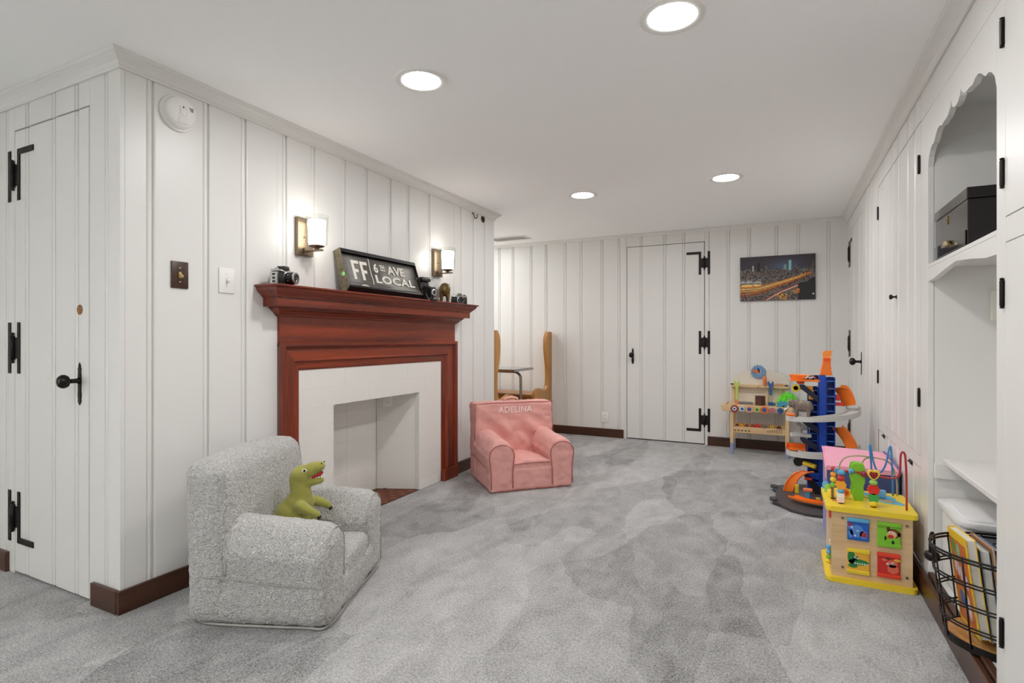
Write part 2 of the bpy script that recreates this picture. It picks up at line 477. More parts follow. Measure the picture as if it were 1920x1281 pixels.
# --- back wall: faces -Y
wb = BM()
for (a, b_, z0, z1) in ((-4.6, -1.50, 0, H), (-0.695, XR + 0.1, 0, H), (-1.50, -0.695, 2.07, H)):
    box(wb, a, b_, 0.03, 0.12, z0, z1)
box(wb, -1.50, -0.695, 0.09, 0.12, 0, 2.07)
wall_back = struct('wall_back', wb, PAINT, 'white vertical board wall at the far end of the room', 'wall', (0, YB, 0))
planks(wall_back, [-4.6, -4.38, -4.15, -3.95, -3.7, -3.46, -3.25, -3.039, -2.856, -2.619, -2.429, -2.194, -2.003, -1.76, -1.569], 0, H, 0, 1)
board(wall_back, -1.569, -1.499, 0, H, name='plank')
planks(wall_back, [-1.497, -1.329, -1.083, -0.89, -0.698], 2.068, H, 0, 0)
board(wall_back, -0.696, -0.656, 0, H, name='plank')
planks(wall_back, [-0.656, -0.462, -0.272, -0.029, 0.158, 0.405, XR + 0.002], 0, H, 1, 0)

# --- walls out of view that close the room and the dining nook
for nm, bx, lb in (('wall_nook', (-4.6, XL - 0.002, 4.33, 4.43), 'white wall closing the back of the fireplace block towards the nook'),
                   ('wall_far_left', (-4.7, -4.6, -2.6, 5.94), 'white wall on the far left side of the room'),
                   ('wall_front', (-4.6, XR, -2.7, -2.6), 'white wall behind the photographer')):
    y0, y1 = bx[2:]
    if nm == 'wall_nook': y0, y1 = 4.25, 4.33
    if nm == 'wall_far_left':                                # two unseen windows, added in the left wall to fill the light
        c = BM(); e = [y0, -2.5, -1.7, 4.8, 5.4, y1]; x0, x1 = bx[:2]
        for k in range(5):
            if k in (1, 3): box(c, x0, x1, e[k], e[k + 1], 0, 0.4 if k == 1 else 0.7); box(c, x0, x1, e[k], e[k + 1], 2.0, H)
            else: box(c, x0, x1, e[k], e[k + 1], 0, H)
        struct(nm, c, PAINT, lb, 'wall')
        for k, n_ in ((1, 1), (3, 2)):
            ya, yb = e[k], e[k + 1]; ym = (ya + yb) / 2; c = BM()
            zl = 0.4 if k == 1 else 0.70; box(c, x0, x1, ya, yb, zl, zl + 0.04); box(c, x0, x1, ya, yb, 1.96, 2.0); box(c, x0, x1, ya, ya + 0.04, zl + 0.04, 1.96); box(c, x0, x1, yb - 0.04, yb, zl + 0.04, 1.96); box(c, x0 + 0.02, x1 - 0.02, ym - 0.02, ym + 0.02, zl + 0.04, 1.96)
            struct('window_%d' % n_, c, PAINT, 'tall white framed window added in the left wall behind the camera for fill light' if n_ == 1 else 'small white framed window added beside the dining nook for fill light', 'window')
        continue
    struct(nm, bbox(bx[0], bx[1], y0, y1, 0, H), PAINT, lb, 'wall')

# --- right wall: faces -X, local x = -Y
wr = BM()
for (a, b_, z0, z1, d0, d1) in ((-5.94, -5.66, 0, H, 0.03, 0.12), (-5.66, -4.79, 2.04, H, 0.03, 0.12), (-4.79, -4.075, 0, H, 0.03, 0.12), (-4.075, -2.85, 2.05, H, 0.03, 0.12),
                                (-1.2, 2.7, 0, H, 0.03, 0.12), (-4.075, -1.2, 0, H, 0.40, 0.46), (-5.66, -4.79, 0, 2.04, 0.09, 0.12)):
    box(wr, a, b_, d0, d1, z0, z1)
wall_right = struct('wall_right', wr, PAINT, 'white board wall with built in cupboards along the right side', 'wall', (XR, 0, 0), -PI / 2)
planks(wall_right, [-5.82, -5.66], 0, H, 0, 0)
planks(wall_right, [-5.655, -5.359, -5.011, -4.80], 2.038, H, 0, 0)
planks(wall_right, [-4.793, -4.623, -4.415, -4.271, -4.078], 0, H, 0, 0)
planks(wall_right, [-4.074, -3.864, -3.598, -3.416, -3.184, -3.027, -2.914], 2.03, H, 0, 0)
planks(wall_right, [-1.198, -0.98, -0.75, -0.55, -0.3, -0.1, 0.12, 0.35, 0.55, 0.8, 1.0, 1.25, 1.5, 1.7, 1.95, 2.2, 2.4, 2.6], 0, H, 0, 0)

# --- crown mouldings
def crown(name, path, prof, side, label, close=False):
    """prof: (distance from wall, z) pairs swept along the wall line with mitred corners"""
    P = [Vector((p[0], p[1])) for p in path]; n = len(P); loops = []
    bm = BM()
    for d, z in prof:
        ring = []
        for i, p in enumerate(P):
            ns = []
            if i > 0: t = (p - P[i - 1]).normalized(); ns.append(Vector((t.y, -t.x)) * side)
            if i < n - 1: t = (P[i + 1] - p).normalized(); ns.append(Vector((t.y, -t.x)) * side)
            if len(ns) == 2:
                m_ = (ns[0] + ns[1]).normalized(); off = m_ * (d / max(0.2, m_.dot(ns[0])))
            else: off = ns[0] * d
            ring.append(bm.verts.new((p.x + off.x, p.y + off.y, z)))
        loops.append(ring)
    k = len(loops)
    for a in range(k):
        b_ = (a + 1) % k
        for i in range(n - 1): bm.faces.new((loops[a][i], loops[a][i + 1], loops[b_][i + 1], loops[b_][i]))
    bm.faces.new([l[0] for l in loops]); bm.faces.new([l[-1] for l in loops][::-1])
    o = struct(name, bm, PAINT, label, 'moulding')
    return o
CP = [(0.001, H - 0.058), (0.008, H - 0.058), (0.010, H - 0.052), (0.007, H - 0.049), (0.012, H - 0.044), (0.018, H - 0.034), (0.028, H - 0.024), (0.038, H - 0.018),
      (0.041, H - 0.016), (0.041, H - 0.012), (0.046, H - 0.010), (0.050, H - 0.005), (0.052, H - 0.001), (0.001, H - 0.001)]
crown('trim_1', [(-4.6, YN), (XL, YN), (XL, 4.33), (-4.6, 4.33)], CP, 1, 'white ogee crown moulding along the top of the fireplace wall')
crown('trim_2', [(XR, -2.6), (XR, YB)], CP, -1, 'white ogee crown moulding above the right side cupboards')
crown('trim_3', [(-4.6, YB), (XR, YB)], [(0.001, H - 0.032), (0.006, H - 0.032), (0.010, H - 0.02), (0.02, H - 0.01), (0.026, H - 0.006), (0.026, H - 0.001), (0.001, H - 0.001)], 1,
      'thin white cove moulding along the top of the back wall')

# --- dark baseboards
def baseb(name, x0, x1, y0, y1, label, h=0.092, grain='x', loc=(0, 0, 0), rz=0.0):
    return struct(name, bbox(x0, x1, y0, y1, 0, h, bev=0.003, seg=2), BASEW[grain], label, 'baseboard', loc, rz)
baseb('baseboard_left', YN - 0.014, 1.965, -0.016, -0.0005, 'dark wood baseboard left of the fireplace behind the fleece armchair', loc=(XL, 0, 0), rz=PI / 2)
baseb('baseboard_left_end', 3.66, 4.33, -0.016, -0.0005, 'dark wood baseboard right of the fireplace behind the pink armchair', loc=(XL, 0, 0), rz=PI / 2)
baseb('baseboard_near', -2.506, XL, -0.016, -0.0005, 'short dark baseboard between closet door and wall corner', loc=(0, YN, 0))
baseb('baseboard_near_left', -4.6, -3.215, -0.016, -0.0005, 'dark baseboard left of the closet door at the picture edge', loc=(0, YN, 0))
baseb('baseboard_back', -4.6, -1.53, -0.018, -0.0005, 'dark baseboard along the back wall left of the far door', loc=(0, YB, 0))
baseb('baseboard_back_right', -0.668, XR, -0.018, -0.0005, 'dark baseboard along the back wall behind the toy workbench', loc=(0, YB, 0))
baseb('baseboard_right', -4.05, 2.6, -0.018, -0.0005, 'dark wood baseboard below the right side cupboards and book niche', h=0.1, loc=(XR, 0, 0), rz=-PI / 2)

# --- doors
def strap_pts(cx, z0, z1, w): return [(cx - w / 2, z0), (cx + w / 2, z0), (cx + w / 2, z1), (cx - w / 2, z1)]
def hinge(parent, xb, zc, d, kind='H', h=0.235, worn=False, m=None):
    """surface hinge at barrel x; d = +1 if the door leaf lies on +x; L adds the top arm, J the bottom arm"""
    w = 0.024; bm = BM()
    for s, x in ((-d, xb - d * 0.043), (d, xb + d * 0.043)):
        prism(bm, strap_pts(x, zc - h / 2, zc + h / 2, w), 'y', -0.0045, -0.0005, 0.0012)
    box(bm, min(xb - d * 0.034, xb + d * 0.034), max(xb - d * 0.034, xb + d * 0.034), -0.0048, -0.0005, zc - 0.048, zc + 0.048)
    if kind == 'L': x0, x1 = sorted((xb + d * 0.032, xb + d * 0.175)); box(bm, x0, x1, -0.0046, -0.0005, zc + h / 2 - 0.026, zc + h / 2)
    if kind == 'J': x0, x1 = sorted((xb + d * 0.032, xb + d * 0.175)); box(bm, x0, x1, -0.0046, -0.0005, zc - h / 2, zc - h / 2 + 0.026)
    o = obj('hinge', bm, m or IRON, parent)
    b2 = BM(); lathe(b2, [(0.0, -0.072), (0.006, -0.068), (0.007, -0.062), (0.004, -0.056), (0.0095, -0.055), (0.0095, 0.055), (0.004, 0.056), (0.007, 0.062), (0.006, 0.068), (0.0, 0.072)], (xb, -0.008, zc), 'z', 12)
    return o, b2
def door(name, x0, x1, seams, z1, label, loc, rz, hin, hdir, kx, worn=False, ks=1):
    d = struct(name, bbox(x0, x1, 0.02, 0.045, 0.012, z1), PAINT, label, 'door', loc, rz)
    xs = [x0 + 0.002] + seams + [x1 - 0.003]
    for i in range(len(xs) - 1): plank(d, xs[i], xs[i + 1], 0.012, z1 - 0.002, 1 if i else 0, 1 if i < len(xs) - 2 else 0)
    for zc, k in hin:
        o, b2 = hinge(d, x0 - 0.002 if hdir > 0 else x1 + 0.002, zc, hdir, k)
        obj('hinge_barrel', b2, IRON, d, True)
    # knob on an ornamental escutcheon plate
    pl = [(0, 0.075), (0.008, 0.062), (0.005, 0.056), (0.013, 0.048), (0.008, 0.038), (0.011, 0.02), (0.013, 0.0), (0.011, -0.02), (0.009, -0.04), (0.013, -0.055), (0.013, -0.068), (0.008, -0.076), (0.013, -0.084), (0.006, -0.092), (0.0, -0.102)]
    pts = [(kx + a, 0.905 + b_) for a, b_ in pl] + [(kx - a, 0.905 + b_) for a, b_ in pl[-2:0:-1]]
    p = obj('knob_plate', prism(BM(), pts, 'y', -0.004, 0.0, 0.001), IRON, d)
    obj('knob', lathe(BM(), [(0.014, -0.004), (0.012, -0.010), (0.0095, -0.014), (0.0095, -0.036), (0.014, -0.040), (0.024, -0.046), (0.0285, -0.056), (0.0275, -0.066), (0.020, -0.076), (0.010, -0.080), (0.0, -0.081)], (kx, 0, 0.905), 'y', 24), mat('dark_knob', (36, 30, 27), 0.18, 0.5), d, True)
    obj('keyhole', bbox(kx - 0.0022, kx + 0.0022, -0.0046, -0.003, 0.838, 0.856), BLACKI, d)
    return d
HZ = [(1.83, 'L'), (1.037, 'H'), (0.262, 'J')]
d1 = door('door_1', -3.164, -2.543, [-3.042, -2.812, -2.629], 2.033, 'white board closet door with black hinges on its left edge', (0, YN, 0), 0, HZ, 1, -2.612)
obj('wood_plug', lathe(BM(), [(0.021, -0.002), (0.021, 0.0), (0.017, 0.001)], (-2.613, 0, 1.2), 'y', 24), mat('bare_plug_wood', (140, 98, 58), 0.6, var=0.3, vscale=60), d1)
door('door_2', -1.494, -0.702, [-1.329, -1.083, -0.89], 2.064, 'white board door in the back wall with three black hinges', (0, YB, 0), 0, [(1.848, 'L'), (1.04, 'H'), (0.252, 'J')], -1, -1.432)
door('door_3', -5.655, -4.802, [-5.359, -5.011], 2.034, 'white board door at the far end of the right wall', (XR, 0, 0), -PI / 2, [(1.83, 'L'), (1.037, 'H'), (0.262, 'J')], 1, -4.868)

# --- built in cupboards on the right wall (local x = -Y, front at local y = 0)
def butt_hinge(parent, x, z, d, m=IRON, flat=False):
    bm = BM()
    if flat:
        box(bm, x - 0.03, x + 0.03, -0.003, -0.0003, z - 0.010, z + 0.010); lathe(bm, [(0.0, -0.034), (0.005, -0.032), (0.005, 0.032), (0.0, 0.034)], (x, -0.005, z), 'x', 10)
    else:
        box(bm, x - 0.005, x + 0.006, -0.003, -0.0003, z - 0.034, z + 0.034); lathe(bm, [(0.0, -0.043), (0.006, -0.040), (0.004, -0.036), (0.0055, -0.034), (0.0055, 0.034), (0.004, 0.036), (0.006, 0.040), (0.0, 0.043)], (x, -0.005, z), 'z', 10)
    return obj('hinge', bm, m, parent)
def cab_door(root, x0, x1, seams, z0, z1, hs, knob=None, name='door'):
    d = obj(name, bbox(x0, x1, 0.0185, 0.03, z0, z1), PAINT, root)
    xs = [x0] + seams + [x1]
    for i in range(len(xs) - 1): plank(d, xs[i], xs[i + 1], z0, z1, 1 if i else 0, 1 if i < len(xs) - 2 else 0)
    for (x, z, flat) in hs: butt_hinge(d, x, z, 1, flat=flat)
    if knob:
        obj('knob', lathe(BM(), [(0.010, 0.0), (0.009, -0.003), (0.005, -0.006), (0.005, -0.016), (0.011, -0.020), (0.014, -0.026), (0.011, -0.032), (0.0, -0.034)], (knob[0], 0, knob[1]), 'y', 16), IRON, d, True)
    return d
t = thing('built_in_cupboard', 'tall white two door cupboard of narrow boards in the right wall', 'cupboard', (XR, 0, 0), -PI / 2)
c = BM(); box(c, -4.074, -4.05, 0.02, 0.39, 0.10, 2.03); box(c, -2.95, -2.925, 0.02, 0.39, 0.10, 2.03); box(c, -4.05, -2.95, 0.02, 0.39, 0.52, 0.55); box(c, -4.05, -2.95, 0.02, 0.39, 2.0, 2.03); box(c, -4.05, -2.95, 0.37, 0.39, 0.10, 2.0)
obj('carcass', c, PAINT, t)
cab_door(t, -4.068, -3.498, [-3.864, -3.598], 0.568, 2.024, [(-4.058, 1.862, False), (-4.058, 0.842, False)])
cab_door(t, -3.494, -2.916, [-3.416, -3.184, -3.027], 0.568, 2.024, [(-2.928, 1.843, False), (-2.928, 0.822, False)], (-3.47, 1.30))
obj('rail', bbox(-4.068, -2.916, 0.0, 0.018, 0.514, 0.565, bev=0.001, seg=1), PAINT, t)
cab_door(t, -4.055, -2.916, [-3.9, -3.7, -3.45, -3.2, -3.05], 0.105, 0.511, [(-3.86, 0.502, True), (-3.11, 0.502, True)], name='flap_door')
obj('edge_strip', bbox(-4.074, -4.069, 0.0, 0.018, 0.105, 0.60), mat('bare_edge_wood', (150, 104, 70), 0.6), t)

t = thing('built_in_bookcase', 'white open book niche with a scalloped arch and shelves', 'bookcase', (XR, 0, 0), -PI / 2)
YA, YZ = 2.787, 1.985          # far and near side of the opening
obj('stile', bbox(-2.912, -YA, 0.0, 0.02, 0.10, 2.0195, bev=0.001, seg=1), PAINT, t)
obj('stile', bbox(-YZ, -1.918, 0.0, 0.02, 0.10, 2.0195, bev=0.001, seg=1), PAINT, t)
obj('side_panel', bbox(-YA - 0.02, -YA, 0.021, 0.38, 0.09, 2.1), PAINT, t)
obj('side_panel', bbox(-YZ, -YZ + 0.02, 0.021, 0.38, 0.09, 2.1), PAINT, t)
obj('back_panel', bbox(-YA, -YZ, 0.36, 0.38, 0.09, 2.1), PAINT, t)
obj('top_panel', bbox(-YA, -YZ, 0.021, 0.36, 2.02, 2.04), PAINT, t)
obj('bottom_panel', bbox(-YA, -YZ, 0.022, 0.36, 0.09, 0.108), PAINT, t)
obj('floor_lip', bbox(-YA, -YZ, -0.0005, 0.021, 0.1005, 0.114, bev=0.002, seg=1), BASEW['x'], t)
half = [(0.0, 1.893), (0.025, 1.896), (0.045, 1.908), (0.055, 1.932), (0.068, 1.914), (0.10, 1.896), (0.125, 1.893), (0.15, 1.893), (0.185, 1.888), (0.212, 1.898), (0.24, 1.899), (0.268, 1.888), (0.29, 1.872), (0.308, 1.862), (0.335, 1.862), (0.362, 1.85), (0.386, 1.828), (0.401, 1.79)]
yc = (YA + YZ) / 2
arch = [(-yc - a, z) for a, z in half[::-1]] + [(-yc + a, z) for a, z in half[1:]]
pts = [(-YA, 2.0195)] + arch + [(-YZ, 2.0195)]
obj('valance', prism(BM(), pts, 'y', 0.0, 0.019), PAINT, t)
obj('shelf', bbox(-YA, -YZ, 0.0, 0.36, 1.372, 1.388, bev=0.002, seg=1), PAINT, t)
obj('apron', prism(BM(), [(-YA, 1.3715), (-YA, 1.318), (-YA + 0.09, 1.320), (-YA + 0.24, 1.337), (-2.40, 1.350), (-2.37, 1.350), (-YZ - 0.24, 1.337), (-YZ - 0.09, 1.320), (-YZ, 1.318), (-YZ, 1.3715)], 'y', 0.0, 0.02), PAINT, t)
obj('low_shelf', bbox(-YA, -YZ, 0.05, 0.36, 0.568, 0.588, bev=0.002, seg=1), PAINT, t)
obj('cleat', bbox(-YA + 0.0005, -YA + 0.022, 0.019, 0.34, 0.507, 0.567, bev=0.002, seg=1), PAINT, t)
obj('fascia', bbox(-2.912, -1.918, 0.0, 0.018, 2.022, H - 0.002, bev=0.0015, seg=1), PAINT, t)

t = thing('tall_cupboard', 'white cupboard with upper and lower door at the right picture edge', 'cupboard', (XR, 0, 0), -PI / 2)
c = BM(); box(c, -1.916, -1.89, 0.021, 0.39, 0.1, H - 0.005); box(c, -1.23, -1.2, 0.021, 0.39, 0.1, H - 0.005); box(c, -1.89, -1.23, 0.37, 0.39, 0.1, H - 0.005)
obj('carcass', c, PAINT, t)
cab_door(t, -1.915, -1.212, [-1.70, -1.46], 1.412, 2.12, [(-1.926, 1.916, False), (-1.926, 1.532, False)])
cab_door(t, -1.915, -1.212, [-1.70, -1.46], 0.105, 1.339, [(-1.926, 1.204, False), (-1.93, 0.274, False)])
obj('rail', bbox(-1.915, -1.21, 0.0, 0.018, 1.342, 1.409, bev=0.001, seg=1), PAINT, t)
obj('rail', bbox(-1.915, -1.21, 0.0, 0.018, 2.123, H - 0.002, bev=0.001, seg=1), PAINT, t)

# ================================================================== CEILING FIXTURES
LAMPM = mat('lamp_lens', (255, 253, 253), 0.5, emit=LAMP_POWER)
lamps = [(-0.34, 1.94, 'recessed ceiling lamp nearest the camera at the top of the picture'),
         (-1.40, 1.94, 'recessed ceiling lamp nearest the fireplace mantel'),
         (-1.39, 4.05, 'smaller looking far recessed ceiling lamp on the left, beyond the fireplace'),
         (-0.345, 4.05, 'far recessed ceiling lamp on the right, towards the right wall'),
         (-0.34, -0.17, 'recessed ceiling lamp added above the camera for fill light'), (-1.40, -0.17, 'recessed ceiling lamp added left of the camera for fill light'),  # out of view, added along the lamp grid to fill the light
         (-3.6, -1.3, 'recessed ceiling lamp added for fill light in the left part of the room behind the camera'), (-1.40, -1.7, 'recessed ceiling lamp added behind the camera for fill light'), (-3.3, 5.05, 'recessed ceiling lamp added over the nook table for fill light')]  # three more unseen lamps, added only to fill the light
lens = trim = None
for x, y, lb in lamps:
    t = thing('ceiling_lamp', lb, 'lamp', (x, y, H), 0, 'recessed ceiling lamps')
    if trim is None:
        trim = obj('trim_ring', lathe(BM(), [(0.083, -0.001), (0.083, -0.004), (0.105, -0.008), (0.112, -0.005), (0.113, 0.0)], (0, 0, 0), 'z', 48), WHITEPL, t, 'auto')
        trim.data.materials[0] = WHITEPL
        lens = obj('lens', lathe(BM(), [(0.0, -0.0055), (0.05, -0.0050), (0.080, -0.0035), (0.0825, -0.001)], (0, 0, 0), 'z', 28), LAMPM, t, True)
    else:
        copy_part(trim, t, (0, 0, 0)); copy_part(lens, t, (0, 0, 0))
t = thing('ceiling_vent', 'white rectangular air register in the ceiling beside the nook', 'vent', (-2.72, 5.44, H))
VENTM = mat('vent_white', (226, 225, 221), 0.5)
c = BM(); box(c, -0.22, 0.22, -0.105, -0.085, -0.008, -0.0005); box(c, -0.22, 0.22, 0.085, 0.105, -0.008, -0.0005); box(c, -0.22, -0.2, -0.085, 0.085, -0.008, -0.0005); box(c, 0.2, 0.22, -0.085, 0.085, -0.008, -0.0005)
obj('frame', c, VENTM, t)
obj('backing', bbox(-0.2, 0.2, -0.085, 0.085, -0.0020, -0.0006), VENTM, t)
s0 = None
for i in range(9):
    y = -0.075 + i * 0.01875
    if s0 is None:
        s0 = obj('slat', bbox(-0.2, 0.2, -0.006, 0.006, -0.0045, -0.003), VENTM, t, loc=(0, y, 0), rot=(0.25, 0, 0))
    else: copy_part(s0, t, (0, y, 0))

# ================================================================== FIREPLACE
# local x = world Y (measured from the fireplace centre), local -y sticks out of the wall
YF = 2.80
t = thing('fireplace_mantel', 'red mahogany fireplace mantel with a deep moulded shelf', 'mantel', (XL, YF, 0), PI / 2)
a0, a1 = 1.973 - YF, 3.645 - YF
FR = 0.018                                     # how far the frieze stands out
obj('frieze', bbox(a0, a1, -FR, -0.0005, 1.05, 1.195), MAHO['x'], t)
def cornice(name, prof, cap=True):
    bm = BM(); loops = []
    for o_, z in prof:
        loops.append([bm.verts.new(p) for p in ((a0 - o_, -0.0005, z), (a0 - o_, -FR - o_, z), (a1 + o_, -FR - o_, z), (a1 + o_, -0.0005, z))])
    for k in range(len(loops) - 1):
        for i in range(3): bm.faces.new((loops[k][i], loops[k][i + 1], loops[k + 1][i + 1], loops[k + 1][i]))
        bm.faces.new((loops[k][3], loops[k][0], loops[k + 1][0], loops[k + 1][3]))
    bm.faces.new(loops[0]); bm.faces.new(loops[-1][::-1])
    return obj(name, bm, MAHO['x'], t)
cornice('shelf', [(0.137, 1.346), (0.139, 1.343), (0.138, 1.337), (0.132, 1.3345), (0.095, 1.3345)])
cornice('crown_moulding', [(0.128, 1.334), (0.126, 1.327), (0.121, 1.317), (0.112, 1.308), (0.104, 1.302), (0.100, 1.297), (0.099, 1.294), (0.094, 1.294), (0.094, 1.287), (0.088, 1.2865)])
cornice('fascia', [(0.086, 1.286), (0.086, 1.241), (0.03, 1.241)])
cornice('bed_moulding', [(0.052, 1.2405), (0.050, 1.234), (0.042, 1.226), (0.032, 1.219), (0.022, 1.208), (0.016, 1.204), (0.016, 1.199), (0.006, 1.197), (0.004, 1.192), (0.0005, 1.192)])
# moulded casing round the opening: profile (fraction across, stand-out)
CPF = [(0.0, 0.001), (0.0, 0.034), (0.02, 0.037), (0.12, 0.037), (0.155, 0.034), (0.175, 0.027), (0.20, 0.024), (0.205, 0.019), (0.27, 0.017), (0.31, 0.018), (0.60, 0.018), (0.625, 0.021), (0.66, 0.021), (0.70, 0.012), (0.72, 0.007), (0.95, 0.006), (0.97, 0.004), (1.0, 0.003), (1.0, 0.001)]
WLc, WRc, WTc, ZT, ZP = 0.128, 0.185, 0.150, 1.060, 0.088
def casing(name, ends, m):
    bm = BM(); A = []; B = []
    for s, d in CPF:
        d = d + FR * 0.55
        p, q = ends(s); A.append(bm.verts.new((p[0], -d, p[1]))); B.append(bm.verts.new((q[0], -d, q[1])))
    n = len(A)
    for i in range(n):
        j = (i + 1) % n; bm.faces.new((A[i], A[j], B[j], B[i]))
    bm.faces.new(A[::-1]); bm.faces.new(B)
    return obj(name, bm, m, t)
casing('casing', lambda s: ((a0 + WLc * s, ZP), (a0 + WLc * s, ZT - WTc * s)), MAHO['z'])
casing('casing', lambda s: ((a1 - WRc * s, ZP), (a1 - WRc * s, ZT - WTc * s)), MAHO['z'])
casing('header', lambda s: ((a0 + WLc * s, ZT - WTc * s), (a1 - WRc * s, ZT - WTc * s)), MAHO['x'])
for x0, x1 in ((a0 - 0.002, a0 + WLc + 0.001), (a1 - WRc - 0.001, a1 + 0.002)):
    obj('plinth', bbox(x0, x1, -0.046, -0.0005, 0.0, ZP - 0.0005, bev=0.003, seg=2), MAHO['z'], t)

t = thing('fireplace_surround', 'white painted block fireplace surround with an empty firebox', 'fireplace', (XL, YF, 0), PI / 2)
def block(x0, x1, z0, z1, y0=-0.010, y1=0.028):
    return obj('block', bbox(x0 - YF, x1 - YF, y0, y1, z0, z1, bev=0.0013, seg=1), BLOCKP, t)
OL, OR_, OT, CH = 2.357, 3.183, 0.697, 0.1035
zs = [OT - CH * k for k in range(7)] + [0.0]
for k in range(7):
    block(1.99, OL, zs[k + 1] + 0.0, zs[k]); block(OR_, 3.635, zs[k + 1], zs[k])
for k in range(4):
    z0 = OT + k * CH; off = 0.0 if k % 2 else 0.21
    e = [1.99] + [x for x in (2.45 + off, 3.05 + off) if x < 3.6] + [3.635]
    for i in range(len(e) - 1): block(e[i], e[i + 1], z0, min(z0 + CH, 1.04))
# firebox: back and splayed sides, course by course
BX, BL, BR = 0.282, 2.47, 3.07
def wallpiece(p, q, z0, z1, th=0.03):
    p = Vector(p); q = Vector(q); d = (q - p).normalized(); nrm = Vector((-d.y, d.x)) * th
    pts = [p, q, q + nrm, p + nrm]
    bm = prism(BM(), [(a.x, a.y) for a in pts], 'z', z0, z1); bmesh.ops.bevel(bm, geom=bm.edges[:], offset=0.0018, segments=1, affect='EDGES')
    return obj('block', bm, BLOCKP, t)
for k in range(7):
    z1_ = OT + 0.02 if k == 0 else zs[k]
    wallpiece((BL - YF, BX), (2.77 - YF, BX), zs[k + 1], z1_); wallpiece((2.77 - YF, BX), (BR - YF, BX), zs[k + 1], z1_)
    wallpiece((OL - YF, 0.028), (BL - YF, BX), zs[k + 1], z1_); wallpiece((BR - YF, BX), (OR_ - YF, 0.028), zs[k + 1], z1_)
obj('firebox_top', bbox(OL - 0.03 - YF, OR_ + 0.03 - YF, 0.029, BX + 0.03, OT + 0.021, OT + 0.05), BLOCKP, t)
# hearth: basket weave bricks inside the firebox
h = thing('brick_hearth', 'reddish brown brick hearth floor inside the white firebox', 'hearth', (XL, YF, 0), PI / 2)
obj('mortar_bed', prism(BM(), [(OL - YF + 0.002, -0.012), (OR_ - YF - 0.002, -0.012), (OR_ - YF - 0.002, 0.026), (BR - YF - 0.002, BX - 0.002), (BL - YF + 0.002, BX - 0.002), (OL - YF + 0.002, 0.026)], 'z', 0.0005, 0.004), mat('hearth_mortar', (92, 62, 46), 0.9), h)
bh = bv = None; random.seed(3)
bx_ = 0.048
ni = int((OR_ - OL - 0.03) / bx_); nj = int((BX + 0.004) / bx_)
for i in range(ni):
    for j in range(nj):
        cx = OL + 0.015 + (i + 0.5) * bx_ - YF; cy = -0.010 + (j + 0.5) * bx_
        lim = max(0, cy) / BX
        if cx - bx_ / 2 < OL - YF + 0.115 * lim + 0.004 or cx + bx_ / 2 > OR_ - YF - 0.115 * lim - 0.004: continue
        for k in (-1, 1):
            if (i + j) % 2:
                if bh is None: bh = obj('brick', bbox(-0.0225, 0.0225, -0.0105, 0.0105, 0, 0.006, bev=0.0012, seg=1), BRICK, h, loc=(cx, cy + k * 0.012, 0.003))
                else: copy_part(bh, h, (cx, cy + k * 0.012, 0.003))
            else:
                if bv is None: bv = obj('brick', bbox(-0.0105, 0.0105, -0.0225, 0.0225, 0, 0.006, bev=0.0012, seg=1), mat('hearth_brick_dark', (98, 50, 32), 0.6, bump=0.3, bscale=90, var=0.35, vscale=40), h, loc=(cx + k * 0.012, cy, 0.003))
                else: copy_part(bv, h, (cx + k * 0.012, cy, 0.003))

# ================================================================== SMALL WALL FITTINGS
def outlet(name, label, loc, rotz):
    t = thing(name, label, 'outlet', loc, rotz)
    obj('cover_plate', bbox(-0.036, 0.036, -0.006, -0.0008, -0.058, 0.058, bev=0.003), WHITEPL, t, 'auto')
    for z in (-0.021, 0.021):
        r = obj('receptacle', prism(BM(), ellipse(0, z, 0.0165, 0.0145, 20), 'y', -0.0082, -0.0055), WHITEPL, t)
        b_ = BM(); box(b_, -0.0075, -0.0052, -0.0086, -0.0078, z - 0.003, z + 0.006); box(b_, 0.0052, 0.0075, -0.0086, -0.0078, z - 0.002, z + 0.006); cyl(b_, (0, 0, z - 0.007), 0.0025, -0.0086, -0.0078, 'y', 10)
        obj('slot', b_, BLACKI, r)
    return t
outlet('wall_outlet', 'white double wall outlet low on the back wall left of the door', (-1.736, YB, 0.215), 0)
outlet('wall_outlet', 'white outlet on the side wall inside the firebox', (XL - 0.205, 3.1025, 0.648), math.radians(24))
def switch(label, loc, plate, lever, w_=0.075, h_=0.116):
    t = thing('light_switch', label, 'light switch', loc, PI / 2)
    obj('cover_plate', bbox(-w_ / 2, w_ / 2, -0.007, -0.0008, -h_ / 2, h_ / 2, bev=0.003), plate, t, 'auto')
    obj('toggle_frame', bbox(-0.0055, 0.0055, -0.009, -0.006, -0.013, 0.013, bev=0.0008, seg=1), lever, t)
    o = obj('toggle', bbox(-0.004, 0.004, -0.022, 0.0, -0.005, 0.005, bev=0.0018), lever, t, loc=(0, -0.006, 0.002), rot=(0.5, 0, 0))
    for z in (-0.03, 0.03): obj('screw', lathe(BM(), [(0.0035, -0.007), (0.003, -0.0085), (0.0, -0.009)], (0, 0, z), 'y', 12), lever, t)
switch('dark brown light switch plate with a yellowed toggle', (XL, 1.464, 1.354), mat('brown_bakelite', (64, 42, 30), 0.35, var=0.15, vscale=60), mat('yellowed_ivory', (206, 178, 110), 0.4))
switch('white light switch plate nearer the mantel', (XL, 1.685, 1.351), WHITEPL, mat('white_toggle', (224, 223, 220), 0.3), 0.078, 0.118)
t = thing('smoke_detector', 'round white smoke detector high on the fireplace wall', 'smoke detector', (XL, 1.455, 2.045), PI / 2)
obj('base', lathe(BM(), [(0.076, -0.0008), (0.077, -0.006), (0.075, -0.012), (0.070, -0.013)], (0, 0, 0), 'y', 48), WHITEPL, t, 'auto')
